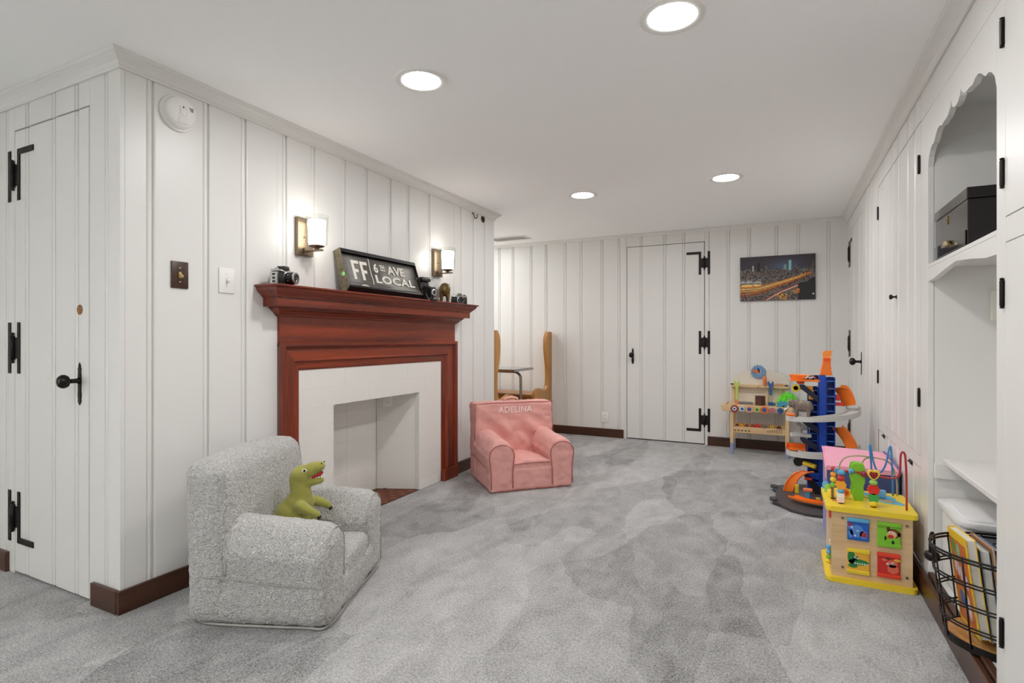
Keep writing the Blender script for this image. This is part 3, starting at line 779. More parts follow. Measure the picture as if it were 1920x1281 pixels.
obj('body', lathe(BM(), [(0.066, -0.012), (0.067, -0.026), (0.064, -0.034), (0.056, -0.040), (0.03, -0.043), (0.0, -0.0435)], (0, 0, 0), 'y', 48), WHITEPL, t, 'auto')
obj('button_panel', prism(BM(), [(-0.022, -0.05), (0.022, -0.05), (0.016, 0.022), (-0.016, 0.022)], 'y', -0.0445, -0.040, 0.001), mat('detector_panel', (226, 225, 222), 0.4), t)
obj('test_button', lathe(BM(), [(0.0135, -0.044), (0.013, -0.047), (0.006, -0.048), (0.0, -0.048)], (0.0, 0, 0.0), 'y', 24), WHITEPL, t, 'auto')
c = BM()
for i in range(4): box(c, 0.026 + i * 0.005, 0.029 + i * 0.005, -0.0425, -0.0405, 0.012, 0.028)
obj('grille', c, mat('vent_grey', (120, 118, 114), 0.5), t)
obj('indicator', bbox(-0.0015, 0.0015, -0.0465, -0.044, 0.016, 0.024), BLACKI, t)
t = thing('coat_hook', 'small brass hook screwed below the crown moulding near the nook', 'hook', (XL, 3.945, 2.12), PI / 2)
obj('mount', lathe(BM(), [(0.009, -0.0008), (0.008, -0.004), (0.004, -0.006)], (0, 0, 0.012), 'y', 16), BRASS, t, True)
obj('hook', tube(BM(), smooth_path([(0, -0.004, 0.014), (0, -0.014, 0.008), (0, -0.018, -0.012), (0, -0.024, -0.030), (0, -0.038, -0.034), (0, -0.048, -0.022), (0, -0.048, -0.002)], 6), 0.0042, 10), mat('aged_brass', (112, 84, 44), 0.35, 0.9), t, True)

# --- wall sconces
def sconce(y, z, label):
    t = thing('wall_sconce', label, 'wall lamp', (XL, y, z), PI / 2, 'sconces above the mantel')
    obj('back_plate', bbox(-0.054, 0.054, -0.025, -0.0008, -0.101, 0.101, bev=0.0015, seg=1), BRONZE, t)
    obj('screw', lathe(BM(), [(0.004, -0.025), (0.003, -0.029), (0, -0.030)], (-0.012, 0, -0.004), 'y', 12), IRON, t)
    b_ = BM(); box(b_, -0.009, 0.009, -0.145, -0.024, -0.083, -0.074, bev=0.001, seg=1); box(b_, -0.018, 0.018, -0.034, -0.024, -0.095, -0.062)
    obj('arm', b_, BRONZE, t)
    obj('cup', lathe(BM(), [(0.012, -0.074), (0.014, -0.066), (0.034, -0.060), (0.040, -0.056), (0.040, -0.052), (0.0, -0.052)], (0, -0.105, 0), 'z', 28), BRONZE, t, 'auto')
    obj('opal_shade', lathe(BM(), [(0.0, -0.048), (0.040, -0.048), (0.0425, -0.040), (0.0455, 0.076), (0.0445, 0.082), (0.040, 0.083), (0.036, 0.070), (0.0, 0.066)], (0, -0.105, 0), 'z', 32), OPAL, t, True)
    obj('glass_cylinder', lathe(BM(), [(0.042, -0.0505), (0.052, -0.050), (0.0565, -0.046), (0.0615, 0.108), (0.0585, 0.108), (0.0535, -0.043), (0.042, -0.0475)], (0, -0.105, 0), 'z', 36), GLASS, t, 'auto')
    return t
OPAL = mat('opal_glass_lit', (255, 249, 240), 0.4, emit=SCONCE_POWER)
GLASS = bpy.data.materials.new('clear_glass'); GLASS.use_nodes = True
nt = GLASS.node_tree; nt.nodes.remove(nt.nodes['Principled BSDF'])
g1 = nt.nodes.new('ShaderNodeBsdfTransparent'); g2 = nt.nodes.new('ShaderNodeBsdfGlossy'); g2.inputs['Roughness'].default_value = 0.05
mx = nt.nodes.new('ShaderNodeMixShader')
g1.inputs[0].default_value = (0.95, 0.96, 0.95, 1)
mx.inputs[0].default_value = 0.06; nt.links.new(g1.outputs[0], mx.inputs[1]); nt.links.new(g2.outputs[0], mx.inputs[2]); nt.links.new(mx.outputs[0], nt.nodes['Material Output'].inputs[0])
for n_, (ya, yb, zl) in (('window_1', (-2.46, -1.74, 0.44)), ('window_2', (4.84, 5.36, 0.74))):
    obj('pane', bbox(-4.652, -4.648, ya, yb, zl, 1.96), GLASS, bpy.data.objects[n_])
sconce(2.138, 1.628, 'lit sconce with glass cylinder left of the sign box, above the black camera')
sconce(3.408, 1.645, 'lit sconce with glass cylinder right of the sign box, above the animal figurine')

# ================================================================== THINGS ON THE MANTEL
ZM = 1.3462
# --- roll sign box: local x = world Y, leans back on the wall
t = thing('roll_sign_box', 'old metal transit roll sign box with white route lettering leaning on the wall', 'sign', (XL, 2.36, ZM), PI / 2)
LN = 0.715
# local (y, z): world X = XL - y
prof = [(-0.125, 0.033), (-0.098, 0.0), (-0.072, 0.0), (-0.001, 0.240), (-0.050, 0.258)]
side = mat('worn_box_metal', (120, 112, 92), 0.5, 0.5, bump=0.2, bscale=80, var=0.45, vscale=40)
obj('end_panel', prism(BM(), prof, 'x', 0.0, 0.004), side, t)
obj('end_panel', prism(BM(), prof, 'x', LN - 0.004, LN), mat('dark_box_metal', (44, 40, 38), 0.5, 0.5), t)
bk = mat('black_box_metal', (26, 22, 24), 0.45, 0.4)
v = Vector((-0.050 + 0.125, 0.258 - 0.033)); VL = v.length; v.normalize(); nn = Vector((-v.y, v.x))     # up the face, outward (towards -y)
nn = Vector((-v.y, v.x)); 
if nn.x > 0: nn = -nn
def P2(a, d): q = Vector((-0.125, 0.033)) + v * a + nn * d; return (q.x, q.y)
obj('top_rail', prism(BM(), [P2(VL - 0.022, 0.0), P2(VL, 0.0), (-0.001, 0.240), (-0.012, 0.232)], 'x', 0.004, LN - 0.004), bk, t)
obj('bottom_rail', prism(BM(), [P2(-0.001, 0.0), P2(0.012, -0.004), (-0.075, 0.004), (-0.098, 0.0)], 'x', 0.004, LN - 0.004), bk, t)
obj('back_sheet', prism(BM(), [(-0.072, 0.001), (-0.003, 0.236), (-0.008, 0.238), (-0.078, 0.002)], 'x', 0.004, LN - 0.004), bk, t)
# cloth blind, rolling over at top and bottom
cl = []
for i in range(17):
    a = 0.006 + (VL - 0.03) * i / 16
    d = -0.012 + 0.010 * math.exp(-((a - 0.012) / 0.016) ** 2) - 0.006 * math.exp(-((a - VL + 0.02) / 0.02) ** 2)
    cl.append(P2(a, d))
cl2 = [P2(0.006 + (VL - 0.03) * i / 16, -0.022) for i in range(16, -1, -1)]
ro = obj('cloth_roll', prism(BM(), cl + cl2, 'x', 0.012, LN - 0.012), mat('black_cloth', (84, 80, 75), 0.42, bump=0.08, bscale=30, var=0.22, vscale=5, stretch=(0.4, 1, 6)), t, True)
for p in ro.data.polygons: p.use_smooth = abs(p.normal.x) < 0.5
IV = mat('ivory_letters', (226, 222, 210), 0.6)
def face_pt(u, a, d=-0.0108): y, z = P2(a, d); return (u, y, z)
Mx = Vector((1, 0, 0)); My = Vector((0, v.x, v.y))
def onface(u, a): return frame(face_pt(u, a), Mx, My)
for i, u in enumerate((0.076, 0.150)):
    w_, h_, s_ = 0.064, 0.121, 0.021
    pts = [(0, 0), (s_, 0), (s_, 0.046), (w_ * 0.78, 0.046), (w_ * 0.78, 0.066), (s_, 0.066), (s_, h_ - 0.02), (w_, h_ - 0.02), (w_, h_), (0, h_)]
    o = obj('letter_F', prism(BM(), pts, 'z', 0.0, 0.0008), IV, t); o.matrix_local = onface(u, 0.055)
text('lettering', '6', 0.080, IV, t, onface(0.270, 0.121), bold=0.0022)
text('lettering', 'TH', 0.037, IV, t, onface(0.330, 0.149), bold=0.0012, sx=0.95)
o = obj('underline', bbox(0, 0.048, 0, 0.005, 0, 0.0008), IV, t); o.matrix_local = onface(0.332, 0.138)
text('lettering', 'AVE', 0.080, IV, t, onface(0.404, 0.122), bold=0.0022, sx=1.2)
text('lettering', 'LOCAL', 0.070, IV, t, onface(0.262, 0.052), bold=0.0022, sx=1.66, space=1.1)
c = BM(); pts = [Vector(face_pt(u, a, -0.0104)) for u, a in ((0.238, 0.205), (0.241, 0.19), (0.236, 0.16), (0.234, 0.12), (0.235, 0.09), (0.238, 0.06), (0.236, 0.036), (0.240, 0.024))]
ribbon(c, pts, [Mx] * len(pts), 0.006, 0.0006); obj('divider_line', c, IV, t)
o = obj('torn_patch', prism(BM(), [(0, 0), (0.07, 0), (0.055, 0.008), (0.03, 0.012), (0.01, 0.008)], 'z', 0, 0.001), mat('torn_paper', (190, 186, 174), 0.7), t); o.matrix_local = frame(face_pt(0.105, 0.010, 0.001), Mx, My)
st = obj('sticker', lathe(BM(), [(0.012, 0.0), (0.012, -0.0008), (0, -0.001)], (0, -0.082, 0.105), 'x', 24), mat('green_sticker', (146, 232, 140), 0.5), t)
for z, y in ((0.19, -0.055), (0.06, -0.105)): obj('rivet', lathe(BM(), [(0.005, LN), (0.004, LN + 0.003), (0, LN + 0.004)], (0, y, z), 'x', 10), GREYMET, t)
obj('latch', lathe(BM(), [(0.008, 0), (0.008, 0.004), (0.004, 0.007), (0, 0.007)], (LN - 0.02, P2(0.12, -0.004)[0], P2(0.12, -0.004)[1]), 'y', 14), CHROME, t)

# --- cameras (front faces local -y)
LEATH = mat('black_leatherette', (30, 29, 29), 0.55, bump=0.4, bscale=500)
LENSG = mat('lens_glass', (14, 14, 22), 0.05, spec=0.8)
t = thing('film_camera', 'black and chrome single lens reflex camera at the left end of the mantel', 'camera', (XL + 0.070, 1.945, ZM), math.radians(90 + 17))
obj('body', bbox(-0.072, 0.072, -0.018, 0.020, 0.0, 0.066, bev=0.006), LEATH, t, 'auto')
obj('chrome_end', bbox(-0.0745, -0.066, -0.0195, 0.0205, 0.0005, 0.064, bev=0.002), CHROME, t)
for z in (0.010, 0.028, 0.046): obj('end_slot', bbox(-0.0755, -0.074, -0.007, 0.007, z, z + 0.010), BLACKI, t)
obj('base_trim', bbox(-0.071, 0.071, -0.0185, 0.0205, -0.0, 0.005, bev=0.001, seg=1), CHROME, t)
obj('top_plate', bbox(-0.072, 0.072, -0.0182, 0.0202, 0.0665, 0.078, bev=0.003), CHROME, t, 'auto')
obj('prism_housing', prism(BM(), [(-0.026, 0.0785), (0.026, 0.0785), (0.017, 0.097), (-0.017, 0.097)], 'y', -0.026, 0.018, 0.002), BLACKPL, t)
obj('wind_dial', lathe(BM(), [(0.010, 0.0782), (0.010, 0.085), (0.0, 0.085)], (-0.05, 0, 0), 'z', 18), CHROME, t)
obj('rewind_knob', lathe(BM(), [(0.009, 0.0782), (0.009, 0.087), (0.0, 0.087)], (0.05, 0, 0), 'z', 18), CHROME, t)
obj('lens_mount', lathe(BM(), [(0.034, -0.0182), (0.034, -0.024), (0.031, -0.025)], (0.004, 0, 0.036), 'y', 32), CHROME, t, 'auto')
obj('lens_barrel', lathe(BM(), [(0.029, -0.0245), (0.029, -0.040), (0.031, -0.041), (0.031, -0.062), (0.028, -0.063)], (0.004, 0, 0.036), 'y', 32), BLACKPL, t, 'auto')
obj('lens_ring', lathe(BM(), [(0.0285, -0.0632), (0.030, -0.066), (0.030, -0.074), (0.026, -0.076), (0.022, -0.074), (0.021, -0.066)], (0.004, 0, 0.036), 'y', 32), CHROME, t, 'auto')
obj('lens_glass', lathe(BM(), [(0.0208, -0.0655), (0.012, -0.067), (0.0, -0.0675)], (0.004, 0, 0.036), 'y', 28), LENSG, t, True)
for z in (0.022, 0.036, 0.050): obj('lens_dot', ball(BM(), (-0.0250, -0.045, z), 0.0025, 8, 6), CHROME, t)

t = tag(obj('flat_trinket', box(box(BM(), -0.036, 0.0, -0.01, 0.012, 0.0, 0.008, bev=0.002), 0.004, 0.038, -0.008, 0.01, 0.0, 0.006, bev=0.002), mat('dark_trinket', (74, 46, 36), 0.45), None, False, (XL + 0.085, 2.235, ZM), (0, 0, PI / 2)),
        'small flat dark trinket lying on the mantel beside the sign box', 'trinket')
t.data.name = 'flat_trinket'

t = thing('folding_camera', 'old black folding bellows camera standing beside the sign box', 'camera', (XL + 0.075, 3.165, ZM), math.radians(90 - 8))
obj('body', bbox(-0.042, 0.042, 0.0, 0.03, 0.0, 0.135, bev=0.008), LEATH, t, 'auto')
obj('top_cap', bbox(-0.047, 0.047, -0.012, 0.034, 0.1355, 0.160, bev=0.006), BLACKPL, t, 'auto')
obj('chrome_lid', bbox(-0.036, 0.036, -0.008, 0.030, 0.1605, 0.168, bev=0.003), CHROME, t)
obj('bed', bbox(-0.040, 0.040, -0.105, -0.001, 0.0, 0.006, bev=0.001, seg=1), BLACKPL, t)
for s in (-1, 1): obj('strut', tube(BM(), [(s * 0.041, -0.001, 0.11), (s * 0.041, -0.072, 0.008)], 0.002, 6), CHROME, t)
c = BM()
for i in range(9):
    f = 1 - i * 0.06; y = -0.002 - i * 0.0075
    box(c, -0.034 * f, 0.034 * f, y - (0.006 if i % 2 else 0.0072), y, 0.062 - 0.045 * f, 0.062 + 0.045 * f)
obj('bellows', c, LEATH, t)
obj('lens_standard', bbox(-0.026, 0.026, -0.076, -0.070, 0.007, 0.094, bev=0.004), BLACKPL, t)
obj('shutter_ring', lathe(BM(), [(0.024, -0.0762), (0.024, -0.083), (0.018, -0.086), (0.013, -0.086), (0.012, -0.081)], (0, 0, 0.055), 'y', 28), CHROME, t, 'auto')
obj('lens_glass', lathe(BM(), [(0.0118, -0.082), (0.006, -0.083), (0, -0.0833)], (0, 0, 0.055), 'y', 20), LENSG, t, True)
obj('lever', box(BM(), 0.016, 0.034, -0.082, -0.077, 0.076, 0.082), CHROME, t)
obj('support_foot', bbox(-0.008, 0.008, -0.088, -0.0765, 0.0065, 0.022), CHROME, t)

c = BM()   # bronze animal, rump towards the room, local -y faces out
ball(c, (0, 0.0, 0.088), (0.036, 0.058, 0.042)); ball(c, (0, -0.028, 0.085), (0.038, 0.034, 0.044)); ball(c, (0, 0.045, 0.085), (0.034, 0.034, 0.040)); ball(c, (0, 0.085, 0.088), (0.022, 0.028, 0.024))
capsule(c, (0, 0.10, 0.08), (0, 0.122, 0.055), 0.012, 0.007)
for sx in (-1, 1):
    for y in (-0.034, 0.042):
        capsule(c, (sx * 0.020, y, 0.062), (sx * 0.022, y - 0.004, 0.008), 0.016, 0.0085)
    ball(c, (sx * 0.026, 0.078, 0.105), (0.010, 0.004, 0.012))
capsule(c, (0.012, -0.058, 0.105), (0.030, -0.060, 0.120), 0.004, 0.003)
t = fused('animal_figurine', c, mat('brown_bronze', (112, 92, 54), 0.35, 0.6, bump=0.5, bscale=140, var=0.35, vscale=50), None, 0.004, 3)
t.location = (XL + 0.080, 3.405, ZM + 0.0005); t.rotation_euler = (0, 0, math.radians(36)); t.scale = (1.1, 1.0, 1.13)
tag(t, 'small brown bronze four legged animal figurine on the mantel', 'figurine')

t = thing('compact_camera', 'small silver and black camera at the right end of the mantel', 'camera', (XL + 0.085, 3.60, ZM), math.radians(90 - 40))
obj('body', bbox(-0.062, 0.062, -0.014, 0.016, 0.0, 0.052, bev=0.005), LEATH, t, 'auto')
obj('top_plate', bbox(-0.062, 0.062, -0.0145, 0.0165, 0.0525, 0.068, bev=0.004), CHROME, t, 'auto')
obj('finder_hump', prism(BM(), [(-0.024, 0.0685), (0.024, 0.0685), (0.014, 0.082), (-0.014, 0.082)], 'y', -0.016, 0.012, 0.002), CHROME, t)
obj('dial', lathe(BM(), [(0.009, 0.0682), (0.009, 0.074), (0, 0.074)], (0.042, 0, 0), 'z', 16), BLACKPL, t)
obj('dial', lathe(BM(), [(0.008, 0.0682), (0.008, 0.073), (0, 0.073)], (-0.043, 0, 0), 'z', 16), CHROME, t)
obj('shoe', bbox(-0.012, 0.012, -0.006, 0.008, 0.0822, 0.085), BLACKPL, t)
obj('lens_mount', lathe(BM(), [(0.030, -0.0145), (0.030, -0.022), (0.026, -0.023)], (0.006, 0, 0.032), 'y', 28), CHROME, t, 'auto')
obj('lens_barrel', lathe(BM(), [(0.025, -0.0225), (0.024, -0.040), (0.020, -0.042), (0.015, -0.038)], (0.006, 0, 0.032), 'y', 28), mat('grey_lens_ring', (84, 86, 86), 0.35, 0.5), t, 'auto')
obj('lens_glass', lathe(BM(), [(0.0148, -0.0385), (0.008, -0.0395), (0, -0.040)], (0.006, 0, 0.032), 'y', 20), LENSG, t, True)

# ================================================================== ARMCHAIRS  (front faces local -y)
def fluff(c, n):
    a = noise.noise(c * 62.0); b_ = noise.noise(c * 118.0 + Vector((7, 3, 1)))
    return 0.0032 * a + 0.0026 * b_
def cloth_wave(k, amp):
    def f(c, n):
        return amp * noise.noise(Vector((c.x * k, c.y * k, c.z * k * 1.4))) + amp * 0.5 * noise.noise(c * k * 2.3)
    return f
CW, CD = 0.305, 0.278           # half width and half depth of the chair
def arm_shape(s, bulge, top, x_c, hw):
    z0 = top - 0.13
    def f(c):
        x, y, z = c.x, c.y, c.z
        k = math.exp(-((z - (top - 0.095)) / 0.075) ** 2)
        x = x * (1 + bulge * k)
        if z > z0:
            q = min(1.0, abs(x) / (hw * 1.12))
            z = z0 + (z - z0) * (1 - 0.62 * q ** 2.6)
        z += (0.014 - 0.032 * (0.208 - y) / 0.416) * min(1, z / 0.2)                       # arms drop a little to the front
        if z < 0.05: x *= 0.965; 
        return (x + s * x_c, y, z)
    return f
def armchair(name, label, loc, rz, m, mp, disp, step, pink):
    t = thing(name, label, 'armchair', loc, rz)
    hw = 0.082; top = 0.372
    t.scale = (1.05, 1.0, 1.0) if pink else (1.03, 1.03, 1.055)
    # back: full width block leaning back a little, softly domed
    def back(c):
        x, y, z = c.x, c.y, c.z
        lean = 0.02 * (z / 0.6)
        puff = 0.014 * (1 - (x / CW) ** 2) * math.sin(PI * min(1, max(0, z / 0.6)))
        yy = y + (-puff if y < 0 else puff * 0.6) + lean - 0.006
        zz = z + (0.012 * (1 - (x / CW) ** 2) if z > 0.4 else 0) if not pink else z + (0.005 * (1 - (x / CW) ** 2) if z > 0.4 else 0)
        if pink and y < 0 and 0.2 < z < 0.5:               # soft sag and pull folds in the cover
            yy += 0.018 * math.sin(x * 30 + z * 34) * math.exp(-((abs(x) - 0.12) / 0.08) ** 2) * math.exp(-((z - 0.36) / 0.09) ** 2)
        return (x * (1 - 0.02 * (z < 0.05)), yy + 0.185, zz)
    obj('backrest', soft_box(CW, 0.088, 0.004, 0.582, 0.062 if not pink else 0.022, step, back, disp), m, t, True)
    for s in (-1, 1):
        f = arm_shape(s, 0.15 if not pink else 0.2, top, CW - hw - 0.004, hw)
        def g(c, f=f):
            x, y, z = f(c); return (x, y - 0.068, z)
        obj('armrest', soft_box(hw, 0.208, 0.004, top, 0.055 if not pink else 0.02, step, g, disp), m, t, True)
    def seat(c):
        x, y, z = c.x, c.y, c.z
        if z > 0.12: z += 0.016 * (1 - (x / 0.16) ** 2) - 0.10 * max(0, y - 0.02) * 0.35
        if y < -0.1: y -= 0.010 * (1 - (x / 0.16) ** 2)
        return (x, y - 0.055, z)
    def sd(c, n):
        q = disp(c, n)
        if pink and n.z > 0.5: q += 0.011 * noise.noise(Vector((c.x * 16, c.y * 22, 0))) + 0.004 * noise.noise(Vector((c.x * 40, c.y * 30, 3)))
        return q
    obj('seat', soft_box(0.168, 0.205, 0.004, 0.200, 0.035 if not pink else 0.018, step, seat, sd), m, t, True)
    obj('base', soft_box(CW - 0.004, CD - 0.005, 0.004, 0.165, 0.055 if not pink else 0.02, step, None, disp), m, t, True)
    # seams and piping
    r = 0.0032 if pink else 0.0022
    for s in (-1, 1):
        xc = s * (CW - hw - 0.004)
        arc = []; YP = -0.2765 if pink else -0.262
        for i in range(25):
            a = PI * i / 24; arc.append((xc + hw * (1.06 if pink else 1.08) * math.cos(a), YP, 0.245 + (0.088 if pink else 0.098) * math.sin(a) ** 0.8 if 0 < i < 24 else 0.245))
        k_ = 0.93 if pink else 1.0; pts = [(xc + hw * k_, YP - 0.002, 0.03), (xc + hw * k_, YP - 0.002, 0.14)] + arc + [(xc - hw * k_, YP - 0.002, 0.14), (xc - hw * k_, YP - 0.002, 0.03)]
        obj('piping', tube(BM(), smooth_path(pts, 2), r, 6), mp, t, True)
        xs = s * (CW + 0.001)
        obj('piping', tube(BM(), smooth_path([(xs - s * 0.006, 0.232, 0.185), (xs + s * 0.001, 0.19, 0.184), (xs + s * 0.003, 0.1, 0.183), (xs + s * 0.002, -0.1, 0.165), (xs - s * 0.004, -0.255, 0.158)], 6), r * 0.8, 6), mp, t, True)
        obj('piping', tube(BM(), smooth_path([(xs + s * 0.002, 0.105, 0.19), (xs + s * 0.001, 0.110, 0.36), (xs - s * 0.004, 0.118, 0.45), (s * (CW - 0.014), 0.125, 0.555)], 6), r * 0.8, 6), mp, t, True)
    if pink:
        obj('piping', tube(BM(), smooth_path([(-CW + 0.004, 0.118, 0.40), (-CW + 0.006, 0.118, 0.56), (-CW + 0.02, 0.118, 0.578), (0, 0.108, 0.584), (CW - 0.02, 0.118, 0.578), (CW - 0.006, 0.118, 0.56), (CW - 0.004, 0.118, 0.40)], 8), 0.0028, 6), mp, t, True)
        obj('piping', tube(BM(), smooth_path([(-0.15, -0.262, 0.186), (0, -0.276, 0.196), (0.15, -0.262, 0.186)], 8), 0.0026, 6), mp, t, True)
        obj('carry_handle', tube(BM(), smooth_path([(-0.055, 0.21, 0.583), (-0.05, 0.205, 0.603), (0.0, 0.20, 0.615), (0.05, 0.205, 0.603), (0.055, 0.21, 0.583)], 8), 0.01, 8, flat=(0.004, 0.012)), m, t, True)
    q = 0.018 if not pink else 0.008
    obj('hem_welt', tube(BM(), smooth_path([(-CW + 0.05, CD - 0.03, 0.007), (-CW + q + 0.01, 0.16, 0.007), (-CW + q + 0.01, -0.16, 0.007), (-CW + 0.05, -CD + q + 0.008, 0.007), (0, -CD + q + 0.008, 0.007), (CW - 0.05, -CD + q + 0.008, 0.007), (CW - q - 0.01, -0.16, 0.007), (CW - q - 0.01, 0.16, 0.007), (CW - 0.05, CD - 0.03, 0.007)], 6), 0.005, 6), mp, t, True)
    return t
armchair('fleece_armchair', 'small white sherpa fleece armchair in the left foreground', (-1.855, 1.665, 0.0), math.radians(111.7), SHERPA, SEAM, fluff, 0.0062, False)
pc = armchair('cotton_armchair', 'small pink cotton armchair with a name on its back', (-1.785, 3.735, 0.0), math.radians(45.4), PINKF, PINKP, cloth_wave(15.0, 0.006), 0.009, True)
text('name_lettering', 'ADELINA', 0.066, mat('white_thread', (246, 240, 238), 0.7), pc, frame((0.0, 0.0925, 0.508), (1, 0, 0), (0, 0.05, 1)), ext=0.0012, bold=-0.0002, align='CENTER', sx=0.92, space=1.06)

# --- plush dinosaur: one skin, local +x is the way it looks
c = BM()
ball(c, (-0.025, 0, 0.052), (0.068, 0.054, 0.055)); ball(c, (-0.010, 0, 0.085), (0.062, 0.052, 0.058)); ball(c, (0.012, 0, 0.120), (0.050, 0.044, 0.050)); ball(c, (0.020, 0, 0.150), (0.036, 0.036, 0.040))
capsule(c, (0.020, 0, 0.155), (0.010, 0, 0.205), 0.036, 0.033); capsule(c, (-0.07, 0, 0.04), (-0.085, 0.035, 0.026), 0.042, 0.022)
RH = Euler((0, -0.42, 0)).to_matrix()
ball(c, (0.022, 0, 0.222), (0.044, 0.036, 0.034), R=RH); ball(c, (0.056, 0, 0.240), (0.042, 0.031, 0.026), R=RH); ball(c, (0.084, 0, 0.253), (0.020, 0.025, 0.018), R=RH)
capsule(c, (0.030, 0, 0.198), (0.088, 0, 0.205), 0.023, 0.013)
for s in (-1, 1):
    ball(c, (0.010, s * 0.052, 0.046), (0.040, 0.022, 0.042)); capsule(c, (0.02, s * 0.055, 0.028), (0.075, s * 0.058, 0.014), 0.024, 0.015)
    capsule(c, (0.035, s * 0.040, 0.122), (0.072, s * 0.052, 0.112), 0.021, 0.016); capsule(c, (0.072, s * 0.052, 0.112), (0.096, s * 0.052, 0.100), 0.015, 0.013)
t = thing('plush_dinosaur', 'green plush dinosaur sitting in the white fleece armchair', 'soft toy', (-1.862, 1.676, 0.226), math.radians(24))
t.scale = (1.22, 1.22, 1.22)
DINO = mat('olive_plush', (156, 154, 78), 0.9, bump=0.25, bscale=350, var=0.12, vscale=14, spec=0.1, sheen=0.3)
fused('body', c, DINO, t, 0.0045, 4)
EYEW = mat('eye_white', (238, 234, 220), 0.3); PUP = mat('eye_pupil', (22, 18, 16), 0.15)
for s in (-1, 1):
    e = obj('eye', ball(BM(), (0.044, s * 0.0315, 0.244), (0.0085, 0.005, 0.0065)), EYEW, t, True); obj('pupil', ball(BM(), (0.046, s * 0.0358, 0.2455), (0.0048, 0.0022, 0.0045)), PUP, e, True)
    obj('nostril', ball(BM(), (0.096, s * 0.012, 0.266), (0.003, 0.003, 0.002)), PUP, t, True)
    for k in (-1, 0, 1):
        obj('claw', ball(BM(), (0.104, s * 0.052 + k * 0.007, 0.091), (0.004, 0.003, 0.006)), PUP, t, True)
        obj('claw', ball(BM(), (0.090, s * 0.058 + k * 0.009, 0.010), (0.007, 0.0035, 0.005)), PUP, t, True)
obj('mouth', ball(BM(), (0.070, 0, 0.2205), (0.030, 0.019, 0.009), R=RH), mat('red_felt', (168, 36, 32), 0.8), t, True)
for s in (-1, 1):
    for k in range(5):
        obj('tooth', lathe(BM(), [(0.003, 0.0), (0.0, 0.009)], (0.062 + k * 0.008, s * (0.016 - k * 0.002), 0.2155), 'z', 6), WHITEI, t)

# ================================================================== DINING NOOK
# settles: end panels in the Y-Z plane; dy = +1 faces the back wall
PRF = [(0.0, 0.0), (0.0, 1.155), (-0.11, 1.158), (-0.150, 1.11), (-0.167, 1.055), (-0.167, 0.955), (-0.145, 0.86), (-0.118, 0.75), (-0.11, 0.66), (-0.118, 0.56), (-0.15, 0.515), (-0.20, 0.502), (-0.26, 0.515), (-0.33, 0.535), (-0.39, 0.535), (-0.45, 0.515), (-0.485, 0.47), (-0.48, 0.43), (-0.44, 0.39), (-0.42, 0.32), (-0.43, 0.2), (-0.45, 0.1), (-0.45, 0.0)]
def settle(label, x, yb, d, slats=True):
    t = thing('wooden_settle', label, 'bench', (x, yb, 0), 0)
    sp = smooth_path([(a, b_, 0) for a, b_ in PRF[2:]], 3)
    pts = [(a * d, b_) for a, b_ in PRF[:2]] + [(p.x * d, p.y) for p in sp]
    for k, x0 in ((0, -0.038), (1, -1.2)):
        obj('end_panel', prism(BM(), pts, 'x', x0, x0 + 0.038, 0.003), OAK, t)
    def bx3(name, y0, y1, z0, z1, m=OAKX):
        a, b_ = sorted((y0 * d, y1 * d)); obj(name, bbox(-1.161, -0.0385, a, b_, z0, z1, bev=0.002, seg=1), m, t)
    bx3('seat', -0.445, -0.035, 0.448, 0.472); bx3('seat_front', -0.430, -0.410, 0.06, 0.4475, OAKX)
    for k in range(5 if slats else 0): bx3('back_slat', -0.034, -0.016, 0.50 + k * 0.125, 0.50 + k * 0.125 + 0.123)
    return t
settle('golden oak settle against the back wall beyond the pink armchair', -2.36, 5.80, 1, False)
settle('golden oak settle end half hidden behind the fireplace wall', -2.36, 4.355, -1)
t = thing('dinette_table', 'grey topped table with ribbed metal edge and bent chrome legs', 'table', (-2.9, 5.165, 0))
obj('table_top', bbox(-0.48, 0.48, -0.235, 0.235, 0.742, 0.766), mat('grey_laminate', (150, 150, 146), 0.3, var=0.1, vscale=40), t)
c = BM()
for z in (0.744, 0.751, 0.758):
    for (x0, x1, y0, y1) in ((-0.485, 0.485, -0.239, -0.2352), (-0.485, 0.485, 0.2352, 0.239), (-0.485, -0.4802, -0.239, 0.239), (0.4802, 0.485, -0.239, 0.239)): box(c, x0, x1, y0, y1, z, z + 0.005)
obj('metal_edge', c, CHROME, t)
for s in (-1, 1):
    obj('leg', tube(BM(), smooth_path([(s * 0.1, 0, 0.728), (s * 0.34, 0, 0.728), (s * 0.40, 0, 0.720), (s * 0.435, 0, 0.69), (s * 0.445, 0, 0.64), (s * 0.445, 0, 0.3), (s * 0.445, 0, 0.02)], 6), 0.014, 10, flat=(0.024, 0.012)), mat('brushed_steel', (150, 146, 136), 0.3, 0.9), t, True)
    obj('foot', bbox(s * 0.445 - 0.02, s * 0.445 + 0.02, -0.20, 0.20, 0.0, 0.02, bev=0.004), mat('brushed_steel', (150, 146, 136), 0.3, 0.9), t)

